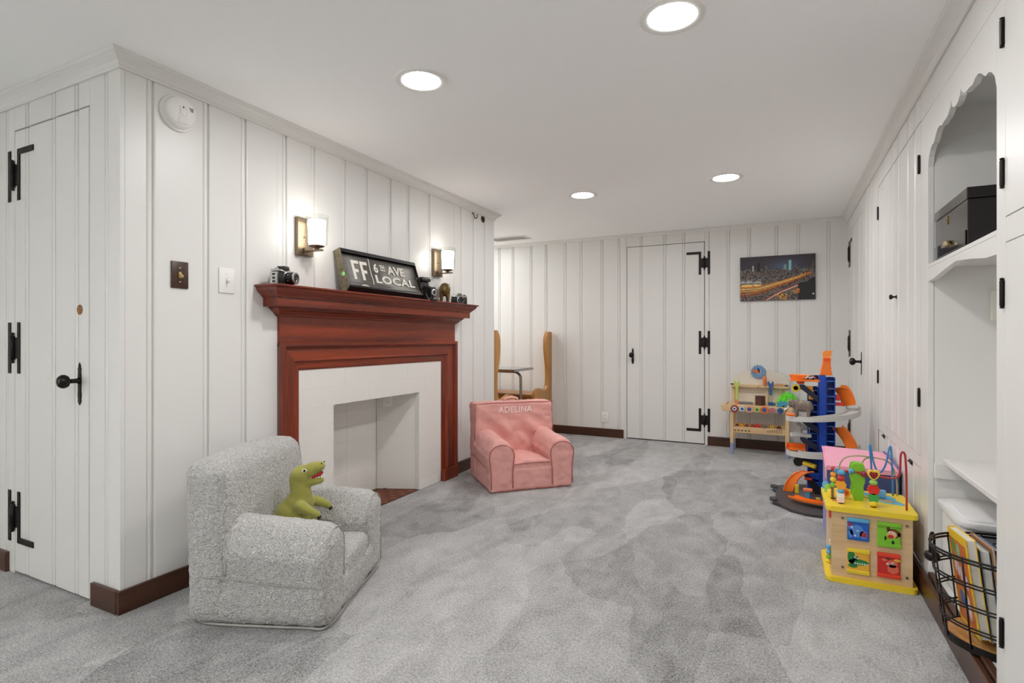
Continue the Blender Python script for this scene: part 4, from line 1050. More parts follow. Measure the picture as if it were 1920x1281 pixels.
# ================================================================== PICTURE: flat print on stretched canvas
t = thing('canvas_print', 'canvas print of a city at night with golden traffic trails', 'picture', (-0.039, YB - 0.001, 1.662))
PW, PH = 0.324, 0.213
obj('canvas', bbox(-PW, PW, -0.030, 0.0, -PH, PH, bev=0.003), mat('canvas_edge', (34, 30, 36), 0.6), t)
NX, NY = 230, 150
random.seed(11)
def nz2(x, y, s): return noise.noise(Vector((x * s, y * s, 4.2)))
blds = []
x = 0.0
while x < 1:
    w_ = random.uniform(0.008, 0.03); blds.append((x, x + w_, 0.66 + random.random() * 0.07)); x += w_ * 0.8
blds += [(0.235, 0.275, 0.86), (0.165, 0.185, 0.80), (0.655, 0.69, 0.885), (0.59, 0.63, 0.80), (0.35, 0.37, 0.79), (0.955, 0.985, 0.88), (0.76, 0.80, 0.78)]
def road(u): return 0.255 + 0.012 * math.sin(u * 4) + max(0, u - 0.22) ** 1.25 * 0.52
def paint(u, vv):
    r_ = random.random()
    sky = Vector((52, 44, 52)) + Vector((20, 45, 60)) * math.exp(-((u - 0.6) / 0.22) ** 2 - ((vv - 0.74) / 0.16) ** 2)
    col = sky * (0.85 + 0.25 * max(0, 1 - (vv - 0.6)))
    for (x0, x1, top) in blds:
        if x0 <= u <= x1 and vv < top:
            col = Vector((22, 24, 32))
            if r_ > 0.72: col = random.choice([Vector((220, 190, 120)), Vector((170, 190, 210)), Vector((120, 110, 90)), Vector((80, 90, 105))])
            if 0.655 <= u <= 0.69: col = Vector((150, 215, 215)) if r_ > 0.3 else Vector((90, 150, 160))
            if 0.235 <= u <= 0.275: col = Vector((16, 16, 22))
            if 0.165 <= u <= 0.185: col = Vector((200, 220, 210)) if r_ > 0.4 else Vector((60, 80, 80))
            if 0.59 <= u <= 0.63 and r_ > 0.45: col = Vector((160, 200, 205))
    if vv < 0.66:
        q = nz2(u, vv, 22)
        col = Vector((26, 26, 34)) + Vector((30, 30, 34)) * max(0, q)
        if r_ > 0.70: col = random.choice([Vector((235, 205, 140)), Vector((150, 170, 190)), Vector((96, 100, 112)), Vector((190, 120, 50)), Vector((64, 84, 110))])
    if u < 0.30 and 0.33 < vv < 0.5:
        g = math.exp(-((vv - 0.42) / 0.05) ** 2)
        if nz2(u, vv, 30) > -0.1: col = col.lerp(Vector((225, 228, 222)), 0.75 * g)
    if u < 0.32 and 0.26 < vv < 0.37 and nz2(u, vv * 0.6, 28) > -0.25: col = Vector((232, 178, 70)).lerp(Vector((255, 226, 150)), r_)
    rd = road(u); wd = 0.030 * (1 - u * 0.55) + 0.006
    if u < 0.95:
        for off, cc in ((0.0, (255, 226, 150)), (-0.04, (250, 172, 60)), (-0.085, (190, 104, 30)), (0.035, (222, 140, 42)), (-0.13, (120, 60, 30))):
            o_ = off * (1.25 - u)
            d_ = abs(vv - rd - o_)
            if d_ < wd * 0.30: col = Vector(cc) * (0.8 + 0.35 * random.random())
            elif d_ < wd * 0.62: col = Vector((74, 34, 20)) if r_ > 0.25 else Vector((226, 150, 60))
    for k, cc in ((0.0, (238, 190, 170)), (0.03, (150, 60, 40))):
        d_ = abs(vv - (-0.02 + k + (u - 0.34) * 0.92 - 0.3 * max(0, u - 0.55)))
        if 0.33 < u < 0.78 and d_ < 0.011: col = Vector(cc)
    if u > 0.78 and vv < 0.46 - (1 - u) * 0.55 + 0.05 * nz2(u, vv, 9) and r_ > 0.12: col = Vector((22, 20, 24)) + Vector((14, 12, 12)) * max(0, nz2(u, vv, 14))
    if 0.70 < u < 0.80 and 0.14 < vv < 0.24 and nz2(u, vv, 40) > 0: col = Vector((230, 140, 50))
    if 0.5 < u < 0.64 and vv < 0.14 and nz2(u, vv, 34) > 0.05: col = Vector((214, 150, 50))
    if (u - 0.975) ** 2 + ((vv - 0.115) * 0.66) ** 2 < 0.00012: col = Vector((245, 244, 232))
    return col
bm = BM(); vs = [[bm.verts.new((-PW + 0.002 + (2 * PW - 0.004) * i / NX, -0.0304, -PH + 0.002 + (2 * PH - 0.004) * j / NY)) for i in range(NX + 1)] for j in range(NY + 1)]
cols = {}
lay = bm.loops.layers.float_color.new('print')
for j in range(NY):
    for i in range(NX):
        f = bm.faces.new((vs[j][i], vs[j][i + 1], vs[j + 1][i + 1], vs[j + 1][i]))
        q = paint((i + 0.5) / NX, (j + 0.5) / NY); cl_ = lin((min(255, max(0, q.x)), min(255, max(0, q.y)), min(255, max(0, q.z))))
        for l in f.loops: l[lay] = cl_
me = bpy.data.meshes.new('printed_face'); bm.to_mesh(me); bm.free(); me.materials.append(attr_mat('night_print', 0.5))
o = bpy.data.objects.new('printed_face', me); COL.objects.link(o); o.parent = t

# ================================================================== TOY WORKBENCH (against the back wall, front faces -Y)
t = thing('toy_workbench', 'pale wooden toy workbench with coloured gears along its front edge', 'toy', (-0.185, 5.62, 0))
X0, X1 = -0.245, 0.247
leg = sock = None
for x in (X0, X1 - 0.03):
    for y in (-0.155, 0.100):
        if leg is None:
            leg = obj('leg', bbox(0, 0.03, 0, 0.034, 0.105, 0.405, bev=0.002, seg=1), BEECHZ, t, loc=(x, y, 0)); sock = obj('leg_end', bbox(-0.0002, 0.0302, -0.0002, 0.0342, 0.0, 0.1045, bev=0.002, seg=1), SLATE, leg)
        else:
            l2 = copy_part(leg, t, (x, y, 0)); copy_part(sock, l2, (0, 0, 0))
obj('table_top', bbox(X0 - 0.03, X1 + 0.03, -0.165, 0.145, 0.406, 0.462, bev=0.004), BEECH, t)
obj('vise_jaw', prism(BM(), [(X0 - 0.095 + 0.03 - 0.03 * math.cos(a) , 0.434 + 0.04 * math.sin(a)) for a in [PI / 2 + PI * k / 12 for k in range(0)]] + [(X0 - 0.031, 0.398), (X0 - 0.031, 0.474), (X0 - 0.06, 0.470), (X0 - 0.078, 0.452), (X0 - 0.082, 0.434), (X0 - 0.076, 0.414), (X0 - 0.055, 0.400)], 'y', -0.15, 0.02, 0.004), BEECH, t)
obj('tray_front', bbox(X0 + 0.03, X1 - 0.03, -0.150, -0.138, 0.205, 0.262, bev=0.001, seg=1), BEECH, t)
obj('tray_floor', bbox(X0 + 0.03, X1 - 0.03, -0.137, 0.10, 0.205, 0.212), BEECH, t)
obj('tray_back', bbox(X0 + 0.03, X1 - 0.03, 0.101, 0.112, 0.205, 0.262), BEECH, t)
c = BM()
for k in range(7):
    h_ = 0.012 + k * 0.004; x = 0.075 + k * 0.0185
    box(c, x - 0.0022, x + 0.0022, -0.1512, -0.1502, 0.222, 0.222 + h_); box(c, x - 0.005, x + 0.005, -0.1512, -0.1502, 0.222 + h_, 0.226 + h_)
for k in range(5): box(c, X0 + 0.035 + k * 0.03, X0 + 0.052 + k * 0.03, -0.1512, -0.1502, 0.222, 0.231)
obj('printed_marks', c, BLACKI, t)
# arched board behind
ar = [(X0 - 0.005, 0.463), (X1 + 0.005, 0.463), (X1 + 0.005, 0.66)] + [(0.252 * math.cos(a), 0.66 + 0.122 * math.sin(a)) for a in [PI * k / 24 for k in range(1, 24)]] + [(X0 - 0.005, 0.66)]
obj('arched_board', prism(BM(), ar, 'y', 0.118, 0.128, 0.001), CREAM, t)
obj('tool_shelf', bbox(X0 - 0.006, X1 + 0.002, 0.055, 0.117, 0.612, 0.632, bev=0.001, seg=1), BEECH, t)
for x in (X0 - 0.004, 0.06, 0.172): obj('shelf_post', bbox(x, x + 0.014 + (0.014 if x < -0.1 else 0), 0.085, 0.117, 0.463, 0.6115), BEECHZ, t)
for x in (-0.013, 0.05, 0.118): obj('peg_hole', cyl(BM(), (x, 0, 0.621), 0.0045, 0.0535, 0.056, 'y', 12), BLACKI, t)
for x, r, m1, m2, m3 in ((-0.205, 0.036, plain('dark_red_paint', (150, 46, 44)), WHITEI, MIDB), (-0.14, 0.026, plain('pale_blue_paint', (196, 218, 222)), MIDB, None), (-0.078, 0.035, PEACH, MIDB, None), (-0.015, 0.027, LIME, plain('leaf_green', (70, 130, 56)), None),
                          (0.048, 0.037, plain('coral_orange', (238, 118, 60)), MIDB, None), (0.113, 0.026, plain('mauve_paint', (150, 126, 150)), plain('salmon_red', (236, 104, 88)), None), (0.177, 0.028, MIDB, plain('deep_blue', (40, 74, 124)), None)):
    g = obj('gear', prism(BM(), gear_pts(x, 0.430, r, 12, r * 0.2), 'y', -0.1775, -0.1655), m1, t)
    obj('gear_hub', cyl(BM(), (x, 0, 0.430), r * 0.52, -0.1795, -0.1776, 'y', 20), m2, g)
    if m3: obj('gear_pin', cyl(BM(), (x, 0, 0.430), r * 0.28, -0.183, -0.1796, 'y', 16), m3, g)
g = obj('clock_gear', prism(BM(), gear_pts(-0.013, 0.762, 0.068, 15, 0.011), 'y', 0.100, 0.1175), plain('steel_blue_paint', (112, 152, 188)), t)
obj('gear_ring', lathe(BM(), [(0.026, 0.0995), (0.026, 0.097), (0.018, 0.097), (0.018, 0.0995)], (-0.013, 0, 0.762), 'y', 24), plain('pale_blue_ring', (176, 200, 214)), g)
obj('pointer', prism(BM(), [(-0.073, 0.768), (-0.05, 0.784), (-0.013, 0.772), (0.0, 0.756), (-0.012, 0.748), (-0.06, 0.76)], 'y', 0.090, 0.0965), plain('terracotta_paint', (214, 112, 70)), g)
obj('pin', cyl(BM(), (-0.013, 0, 0.786), 0.011, 0.090, 0.0965, 'y', 16), plain('royal_blue', (30, 74, 140)), g)

# loose toys on and in the workbench
def wrench(label, loc, m, ln=0.155):
    pts = [(-0.011, -ln + 0.02)] + [(0.012 * math.cos(a), -ln + 0.02 + 0.014 * math.sin(a)) for a in [PI + PI * k / 8 for k in range(1, 8)]] + [(0.011, -ln + 0.02), (0.012, -0.02), (0.027, 0.0), (0.028, 0.018), (0.018, 0.033), (0.011, 0.030), (0.010, 0.012), (-0.010, 0.012), (-0.011, 0.030), (-0.018, 0.033), (-0.028, 0.018), (-0.027, 0.0), (-0.012, -0.02)]
    o = obj('toy_wrench', prism(BM(), pts, 'y', -0.007, 0.007, 0.0015), m, None, False, loc)
    return tag(o, label, 'toy wrench')
wrench('lime green wooden toy wrench hanging at the left of the tool shelf', (-0.385, 5.664, 0.64), LIME)
wrench('dark blue wooden toy wrench hanging in the tool shelf', (-0.09, 5.664, 0.645), MIDB, 0.105)
tag(obj('toy_screwdriver', lathe(BM(), [(0.013, 0.0), (0.016, 0.01), (0.016, 0.07), (0.012, 0.086), (0.005, 0.092), (0.0, 0.092)], (0, 0, 0), 'z', 18), plain('orange_wood', (222, 120, 72)), None, True, (-0.142, 5.70, 0.6325)), 'orange toy screwdriver handle standing on the tool shelf', 'toy screwdriver')
tag(obj('toy_saw', prism(BM(), [(-0.05, 0.0), (0.05, 0.0), (0.05, 0.008), (0.03, 0.018), (0.0, 0.024), (-0.035, 0.020), (-0.05, 0.008)], 'y', -0.008, 0.008, 0.002), plain('tan_wood', (208, 158, 110)), None, False, (-0.015, 5.70, 0.6325)), 'tan wooden toy saw lying on the tool shelf', 'toy saw')
tag(obj('bolt_block', box(BM(), -0.017, 0.017, -0.01, 0.01, 0.0, 0.013, bev=0.003), DGREY, None, False, (0.043, 5.70, 0.6325)), 'small dark toy bolt at the right end of the tool shelf', 'toy bolt')
tag(obj('bolt_block', box(BM(), -0.017, 0.017, -0.01, 0.01, 0.0, 0.013, bev=0.003), DGREY, None, False, (-0.427, 5.70, 0.6325)), 'small dark toy bolt at the left end of the tool shelf', 'toy bolt')
hexp = [(0.047 * math.cos(PI / 6 + PI / 3 * k), 0.047 * math.sin(PI / 6 + PI / 3 * k)) for k in range(6)]
base = None
for k in range(6):
    if base is None:
        base = thing('hexagon_tile', 'dark hexagonal tile with a coppery rim, in the stack on the toy workbench', 'tile', (-0.176, 5.545, 0.4622), 0.2, 'stacked hexagon tiles')
        obj('tile_body', prism(BM(), hexp, 'z', 0.0, 0.0135, 0.002), plain('dark_tile', (40, 40, 46), 0.35), base)
        obj('tile_rim', prism(BM(), [(a * 1.02, b_ * 1.02) for a, b_ in hexp], 'z', 0.005, 0.0085), plain('copper_rim', (158, 84, 52), 0.4), base)
    else: dup(base, (-0.176, 5.545, 0.4622 + k * 0.0145))
tag(obj('toy_bolt_head', box(cyl(BM(), (0, 0, 0), 0.02, 0.0, 0.03, 'z', 16), 0.016, 0.042, -0.012, 0.012, 0.004, 0.028, bev=0.004), MIDB, None, 'auto', (-0.09, 5.56, 0.4622)), 'dark blue toy block beside the hexagon stack', 'toy block')
tag(obj('toy_plane', box(box(BM(), -0.06, 0.06, -0.014, 0.014, 0.0, 0.022, bev=0.004), -0.075, -0.061, -0.01, 0.01, 0.003, 0.016, bev=0.003), plain('grey_toy', (120, 118, 122)), None, False, (-0.30, 5.57, 0.4622)), 'low grey toy bar lying at the left of the workbench top', 'toy block')
tag(obj('toy_flower', prism(BM(), gear_pts(0, 0.018, 0.018, 8, 0.005), 'y', -0.006, 0.006), plain('coral_toy', (228, 120, 88)), None, False, (-0.375, 5.53, 0.4625)), 'small coral toy gear standing on the workbench top', 'toy gear')
# spiky green dome
bm = BM(); bmesh.ops.create_icosphere(bm, subdivisions=4, radius=0.085)
bmesh.ops.bisect_plane(bm, geom=bm.verts[:] + bm.edges[:] + bm.faces[:], plane_co=(0, 0, 0), plane_no=(0, 0, -1), clear_outer=True)
for i, v_ in enumerate(bm.verts):
    if v_.co.z > 0.004 and i % 3 == 0: v_.co *= 1.13
    v_.co.z *= 1.3
tag(obj('spiky_ball', bm, plain('neon_green', (96, 214, 40), 0.5), None, False, (0.055, 5.60, 0.4625)), 'bright green spiky dome toy on the right of the workbench', 'toy')
c = BM()
prism(c, [(-0.06, 0.0), (-0.015, 0.0), (-0.015, 0.018), (0.012, 0.018), (0.012, 0.0), (0.045, 0.0), (0.045, 0.045), (0.012, 0.045), (0.012, 0.05), (-0.03, 0.05), (-0.045, 0.03)], 'y', -0.02, 0.02, 0.002)
tag(obj('toy_arch', c, plain('teal_blue', (66, 156, 186)), None, False, (0.02, 5.485, 0.4625)), 'teal blue toy arch block in front of the green dome', 'toy block')
tag(obj('white_tray', box(box(BM(), -0.04, 0.04, -0.03, 0.03, 0.0, 0.02, bev=0.006), -0.03, 0.03, -0.022, 0.022, 0.0205, 0.025, bev=0.002), WHITEPL, None, 'auto', (0.066, 5.505, 0.4625)), 'small white plastic lid beside the teal arch block', 'lid')
random.seed(5)
for k, (x, m_, lb, s_) in enumerate(((-0.375, plain('maroon_toy', (120, 50, 48)), 'maroon toy piece', 0.02), (-0.335, plain('amber_toy', (226, 160, 44)), 'amber toy piece', 0.026), (-0.29, plain('brown_toy', (136, 76, 54)), 'brown toy piece', 0.022), (-0.24, plain('rust_toy', (170, 70, 50)), 'rust red toy piece', 0.024),
                                (-0.195, plain('scarlet_toy', (206, 44, 44)), 'scarlet toy piece', 0.03), (-0.14, plain('grey_toy2', (128, 128, 126)), 'grey toy piece', 0.026), (-0.075, plain('mustard_toy', (202, 158, 62)), 'mustard toy piece', 0.026), (-0.02, plain('umber_toy', (96, 62, 44)), 'umber toy piece', 0.022))):
    b_ = BM(); prism(b_, [(s_ * (0.75 + 0.4 * random.random()) * math.cos(a), s_ * (0.75 + 0.4 * random.random()) * math.sin(a)) for a in [2 * PI * q / 7 for q in range(7)]], 'y', -0.02, 0.02, 0.004)
    tag(obj('toy_piece', b_, m_, None, False, (x, 5.52 + 0.03 * (k % 2), 0.2455 + s_ * 0.6)), lb + ' heaped in the workbench tray', 'toy piece', 'toy pieces in the workbench tray')

# ================================================================== TOY CAR GARAGE TOWER
TX, TY = 0.255, 4.30
t = thing('toy_garage', 'tall blue and orange toy car garage tower with spiral ramps', 'toy', (TX, TY, 0))
def rel(p): return (p[0] - TX, p[1] - TY)
outl = [(-0.055, 4.335), (-0.055, 4.26), (-0.03, 4.22), (-0.03, 4.05), (-0.055, 4.0), (-0.05, 3.92), (0.0, 3.88), (0.05, 3.80), (0.13, 3.755), (0.25, 3.745), (0.40, 3.80), (0.47, 3.95), (0.48, 4.2), (0.44, 4.42), (0.2, 4.5), (0.05, 4.45)]
obj('base_plate', prism(BM(), [rel(p) for p in outl], 'z', 0.0, 0.022, 0.005), DGREY, t)
obj('inner_deck', prism(BM(), ellipse(0.0, -0.15, 0.16, 0.24, 28), 'z', 0.0225, 0.028), plain('asphalt_plastic', (92, 86, 86)), t)
for y in (3.96, 4.30): obj('track_clip', bbox(-0.325, -0.28, y - TY - 0.03, y - TY + 0.03, 0.0225, 0.036, bev=0.004), DGREY, t)
for pts, nm in (([(0.06, 3.99), (0.13, 3.92), (0.22, 3.895), (0.33, 3.92), (0.40, 4.0)], 'floor_track'),):
    P = smooth_path([(p[0] - TX, p[1] - TY, 0.052) for p in pts], 6)
    sd = [((P[min(i + 1, len(P) - 1)] - P[max(i - 1, 0)]).cross(Vector((0, 0, 1)))).normalized() for i in range(len(P))]
    c = BM(); ribbon(c, P, sd, 0.055, 0.004)
    for s in (-1, 1): ribbon(c, [p + q * s * 0.027 + Vector((0, 0, 0.010)) for p, q in zip(P, sd)], sd, 0.004, 0.0135)
    obj(nm, c, ORANGE, t)
# column: smooth pillar between two ladders of decks
obj('pillar', bbox(-0.026, 0.016, -0.05, 0.06, 0.028, 0.828, bev=0.004), BLUEP, t)
def ladder(x0, x1, y0, y1, z0, z1, n):
    c = BM(); box(c, x0, x0 + 0.006, y0, y1, z0, z1); box(c, x1 - 0.006, x1, y0, y1, z0, z1); box(c, x0 + 0.006, x1 - 0.006, y1 - 0.006, y1, z0, z1)
    l = obj('ladder_frame', c, BLUEP, t)
    s0 = None
    for k in range(n):
        z = z0 + (z1 - z0) * (k + 0.5) / n
        if s0 is None: s0 = obj('deck', bbox(x0 + 0.0065, x1 - 0.0065, y0 + 0.004, y1 - 0.007, -0.003, 0.003), plain('light_blue_plastic', (62, 112, 198), 0.35), l, loc=(0, 0, z))
        else: copy_part(s0, l, (0, 0, z))
ladder(0.017, 0.072, -0.04, 0.05, 0.10, 0.815, 14)
ladder(-0.092, -0.027, -0.01, 0.08, 0.10, 0.745, 13)
obj('foot_block', bbox(-0.095, 0.075, -0.045, 0.075, 0.0285, 0.098, bev=0.006), BLUEP, t)
obj('door_panel', bbox(-0.075, -0.035, -0.050, -0.0455, 0.032, 0.09), BLACKPL, t)
obj('crossbar', bbox(-0.11, -0.02, -0.07, -0.047, 0.12, 0.165, bev=0.004), BLUEP, t)
# spire
c = BM(); prism(c, [(-0.016, 0.829), (0.058, 0.829), (0.050, 0.862), (0.046, 0.905), (0.048, 0.95), (0.0, 0.95), (0.002, 0.905), (-0.012, 0.87)], 'y', -0.03, 0.03, 0.003)
sp = obj('spire', c, ORANGE, t); b_ = BM(); cyl(b_, (0.024, 0, 0.972), 0.027, -0.028, 0.028, 'y', 24); box(b_, 0.03, 0.058, -0.015, 0.015, 0.985, 0.996, bev=0.003); obj('spire_head', b_, plain('light_orange', (250, 146, 62), 0.35), sp, 'auto')
obj('spire_window', bbox(0.006, 0.042, -0.0325, -0.0302, 0.925, 0.945), plain('red_orange', (232, 82, 30)), sp)
# top launch tray
c = BM(); prism(c, [(-0.20, -0.06), (-0.15, -0.075), (-0.02, -0.06), (-0.02, 0.06), (-0.15, 0.075), (-0.20, 0.05)], 'z', 0.785, 0.797, 0.002)
tr = obj('top_tray', c, ORANGE, t)
c = BM(); lathe(c, [(0.052, 0.0), (0.066, 0.03), (0.062, 0.03), (0.049, 0.004), (0.0, 0.004)], (-0.145, 0, 0.7975), 'z', 24); obj('tray_bowl', c, plain('orange_bowl', (250, 140, 54), 0.35), tr, 'auto')
obj('tray_boss', lathe(BM(), [(0.022, 0.765), (0.028, 0.7845)], (-0.135, 0, 0), 'z', 18), plain('red_orange', (232, 82, 30)), tr)
for za, zb, xa in ((0.765, 0.665, -0.135), (0.535, 0.45, -0.13), (0.40, 0.33, -0.13), (0.27, 0.20, -0.12)):
    c = BM(); prism(c, [(xa - 0.012, za), (xa + 0.02, za), (-0.03, zb + 0.02), (-0.03, zb - 0.02), (xa, za - 0.03)], 'y', -0.065, -0.052, 0.001)
    obj('strut', c, NAVYP, t)
# spiral ramps
def helix(r, a0, a1, z0, z1, n=26, cy=0.02, ry=1.0):
    P, sd = [], []
    for i in range(n + 1):
        q = i / n; a = math.radians(a0 + (a1 - a0) * q); P.append(Vector((r * math.cos(a), cy + ry * r * math.sin(a), z0 + (z1 - z0) * q ** 1.3))); sd.append(Vector((math.cos(a), ry * math.sin(a), 0)).normalized())
    return P, sd
def ramp(r, a0, a1, z0, z1, wid, m, name='ramp', ry=1.0):
    P, sd = helix(r, a0, a1, z0, z1, ry=ry); c = BM(); ribbon(c, P, sd, wid, 0.006)
    for s in (-1, 1): ribbon(c, [p + q * s * wid / 2 + Vector((0, 0, 0.014)) for p, q in zip(P, sd)], sd, 0.005, 0.034)
    return obj(name, c, m, t)
ramp(0.185, 178, 372, 0.522, 0.605, 0.075, GREYP)
ramp(0.185, 178, 372, 0.285, 0.345, 0.075, GREYP)
obj('ramp_end', bbox(-0.226, -0.15, 0.03, 0.10, 0.525, 0.545, bev=0.003), ORANGE, t)
c = BM(); box(c, -0.226, -0.222, 0.0, 0.13, 0.29, 0.325); box(c, -0.222, -0.1, 0.126, 0.13, 0.29, 0.325); box(c, -0.222, -0.1, 0.03, 0.126, 0.288, 0.293); obj('ramp_end', c, ORANGE, t)
obj('parking_deck', prism(BM(), [(-0.20, -0.02), (-0.19, -0.05), (-0.07, -0.045), (-0.07, 0.05), (-0.16, 0.05), (-0.20, 0.02)], 'z', 0.398, 0.418, 0.003), GREYP, t)
# orange chutes at the right
def chute(pts, wid, m, name):
    P = smooth_path(pts, 6); sd = [Vector((0.80, -0.55, 0.22)).normalized()] * len(P); c = BM(); ribbon(c, P, sd, wid, 0.005)
    for s in (-1, 1): ribbon(c, [p + sd[0] * s * wid / 2 + Vector((0, 0, 0.014)) for p in P], sd, 0.004, 0.02)
    return obj(name, c, m, t)
chute([(0.074, 0.02, 0.742), (0.11, 0.02, 0.735), (0.138, 0.01, 0.69), (0.155, 0.0, 0.632)], 0.085, ORANGE, 'chute')
chute([(0.085, -0.02, 0.478), (0.12, -0.03, 0.44), (0.15, -0.04, 0.39), (0.165, -0.05, 0.355)], 0.07, ORANGE, 'chute')
obj('red_bracket', box(box(BM(), 0.073, 0.12, -0.035, -0.015, 0.626, 0.648, bev=0.003), 0.073, 0.10, -0.03, -0.015, 0.66, 0.70, bev=0.003), REDP, t)
obj('yellow_ring', lathe(BM(), [(0.015, -0.008), (0.026, -0.008), (0.026, 0.008), (0.015, 0.008), (0.015, -0.008)], (-0.165, -0.02, 0.735), 'y', 20), YELLOW, t, 'auto')
obj('loop_arm', box(box(BM(), -0.138, -0.06, -0.03, -0.012, 0.722, 0.752, bev=0.004), -0.085, -0.055, -0.03, -0.012, 0.66, 0.722, bev=0.004), plain('amber_plastic', (248, 166, 40), 0.35), t)
# orange loop rising from the base on the left, wheel and yellow roller
P = [Vector((-0.212 + 0.03 * math.sin(q * 1.2), -0.09 - 0.02 * q, 0.03 + 0.15 * math.sin(q * PI / 2))) + Vector((0.10 * (1 - math.cos(q * PI / 2)), 0, 0)) for q in [k / 12 for k in range(13)]]
c = BM()
for i in range(12):
    pass
Y1 = Vector((0.86, -0.45, 0.1)).normalized()
ribbon(c, P, [Y1] * 13, 0.06, 0.004)
for s in (-1, 1): tube(c, [p + Y1 * s * 0.03 for p in P], 0.006, 6)
obj('loop_track', c, ORANGE, t)
obj('loop_support', prism(BM(), [(-0.13, 0.17), (-0.105, 0.17), (-0.02, 0.07), (-0.02, 0.03), (-0.05, 0.03)], 'y', -0.10, -0.085), BLACKPL, t)
obj('wheel', lathe(BM(), [(0.012, -0.012), (0.03, -0.012), (0.032, -0.006), (0.032, 0.006), (0.03, 0.012), (0.012, 0.012)], (-0.15, -0.075, 0.235), 'y', 24), BLACKPL, t, 'auto')
obj('roller', tube(BM(), [(-0.12, -0.09, 0.232), (-0.05, -0.12, 0.218)], 0.016, 14), YELLOW, t, 'auto')
for (x, y, z0, z1, m_, nm) in ((-0.16, -0.12, 0.028, 0.085, YELLOW, 'marker_post'), (-0.10, -0.22, 0.028, 0.072, SKYB, 'pump'), (-0.045, -0.33, 0.028, 0.065, plain('ochre_plastic', (212, 180, 60)), 'pump')):
    obj(nm, bbox(x - 0.012, x + 0.012, y - 0.012, y + 0.012, z0, z1, bev=0.003), m_, t)
obj('pump_roof', bbox(-0.125, -0.072, -0.24, -0.20, 0.0725, 0.09, bev=0.004), plain('salmon_plastic', (240, 130, 84)), t)
obj('red_lever', bbox(-0.115, -0.07, -0.13, -0.11, 0.125, 0.14, bev=0.003), REDP, t)

# toy cars and animals on the garage
def toy_car(label, loc, rz, m):
    t = thing('toy_car', label, 'toy car', loc, rz)
    obj('body', prism(BM(), [(-0.034, 0.006), (0.034, 0.006), (0.036, 0.014), (0.020, 0.018), (0.010, 0.028), (-0.016, 0.028), (-0.026, 0.018), (-0.036, 0.016)], 'y', -0.014, 0.014, 0.002), m, t)
    obj('window', prism(BM(), [(-0.019, 0.019), (0.014, 0.019), (0.008, 0.0265), (-0.014, 0.0265)], 'y', -0.0143, 0.0143), BLACKPL, t)
    for x in (-0.02, 0.021): obj('wheel', cyl(BM(), (x, 0, 0.007), 0.007, -0.0155, 0.0155, 'y', 14), BLACKPL, t)
    return t
toy_car('white toy car parked on the orange top tray', (TX - 0.082, TY - 0.025, 0.7985), 0.6, plain('white_car', (224, 226, 222), 0.2))
toy_car('copper brown toy car parked on the orange top tray', (TX - 0.048, TY + 0.022, 0.7985), 0.8, plain('copper_car', (150, 78, 50), 0.25))
def quadruped(name, label, cat, loc, rz, m, s, trunk):
    c = BM()
    ball(c, (0, 0, 0.062), (0.052, 0.027, 0.030)); ball(c, (0.035, 0, 0.066), (0.028, 0.025, 0.029)); ball(c, (-0.035, 0, 0.062), (0.026, 0.025, 0.028)); ball(c, (0.068, 0, 0.074 if trunk else 0.085), (0.022, 0.018, 0.022))
    if trunk:
        capsule(c, (0.084, 0, 0.070), (0.100, 0, 0.036), 0.009, 0.006); capsule(c, (0.100, 0, 0.036), (0.110, 0, 0.018), 0.006, 0.004)
        for q in (-1, 1): ball(c, (0.060, q * 0.024, 0.076), (0.014, 0.004, 0.018))
    else:
        capsule(c, (0.045, 0, 0.08), (0.070, 0, 0.105), 0.018, 0.013); capsule(c, (0.072, 0, 0.107), (0.098, 0, 0.096), 0.013, 0.009)
        for q in (-1, 1): ball(c, (0.066, q * 0.009, 0.122), (0.004, 0.003, 0.008))
    for x in (0.034, -0.036):
        for q in (-1, 1): capsule(c, (x, q * 0.014, 0.048), (x + 0.002, q * 0.015, 0.008), 0.0125 if trunk else 0.009, 0.009 if trunk else 0.006)
    capsule(c, (-0.058, 0, 0.07), (-0.066, 0, 0.035), 0.004, 0.0025)
    t = thing(name, label, cat, loc, rz); t.scale = (s, s * 1.05, s * (1.35 if trunk else 1.1))
    fused('body', c, m, t, 0.0035, 2)
    if trunk:
        for q in (-1, 1): obj('tusk', tube(BM(), smooth_path([(0.082, q * 0.012, 0.060), (0.098, q * 0.014, 0.044), (0.112, q * 0.012, 0.040)], 5), 0.0035, 8), WHITEI, t, True)
        for q in (-1, 1): obj('eye', ball(BM(), (0.080, q * 0.0165, 0.080), 0.0025, 8, 6), BLACKI, t)
    return t
quadruped('toy_elephant', 'grey brown toy elephant standing on the upper grey ramp', 'toy animal', (TX - 0.125, TY - 0.115, 0.5375), math.radians(172), mat('elephant_grey', (126, 112, 100), 0.55, var=0.2, vscale=40, bump=0.3, bscale=120), 1.0, True)
zm = mat('zebra_stripes', (232, 230, 224), 0.5)
nt = zm.node_tree; wv = nt.nodes.new('ShaderNodeTexWave'); wv.inputs['Scale'].default_value = 32; wv.inputs['Distortion'].default_value = 2.0
cr = nt.nodes.new('ShaderNodeValToRGB'); cr.color_ramp.interpolation = 'CONSTANT'; cr.color_ramp.elements[1].position = 0.5; cr.color_ramp.elements[0].color = lin((26, 24, 26)); cr.color_ramp.elements[1].color = lin((236, 234, 228))
tc = nt.nodes.new('ShaderNodeTexCoord'); nt.links.new(tc.outputs['Object'], wv.inputs[0]); nt.links.new(wv.outputs['Fac'], cr.inputs[0]); nt.links.new(cr.outputs[0], nt.nodes['Principled BSDF'].inputs['Base Color'])
quadruped('toy_zebra', 'small striped toy zebra on the parking deck of the toy garage', 'toy animal', (TX - 0.105, TY + 0.005, 0.4190), math.radians(200), zm, 0.62, False)

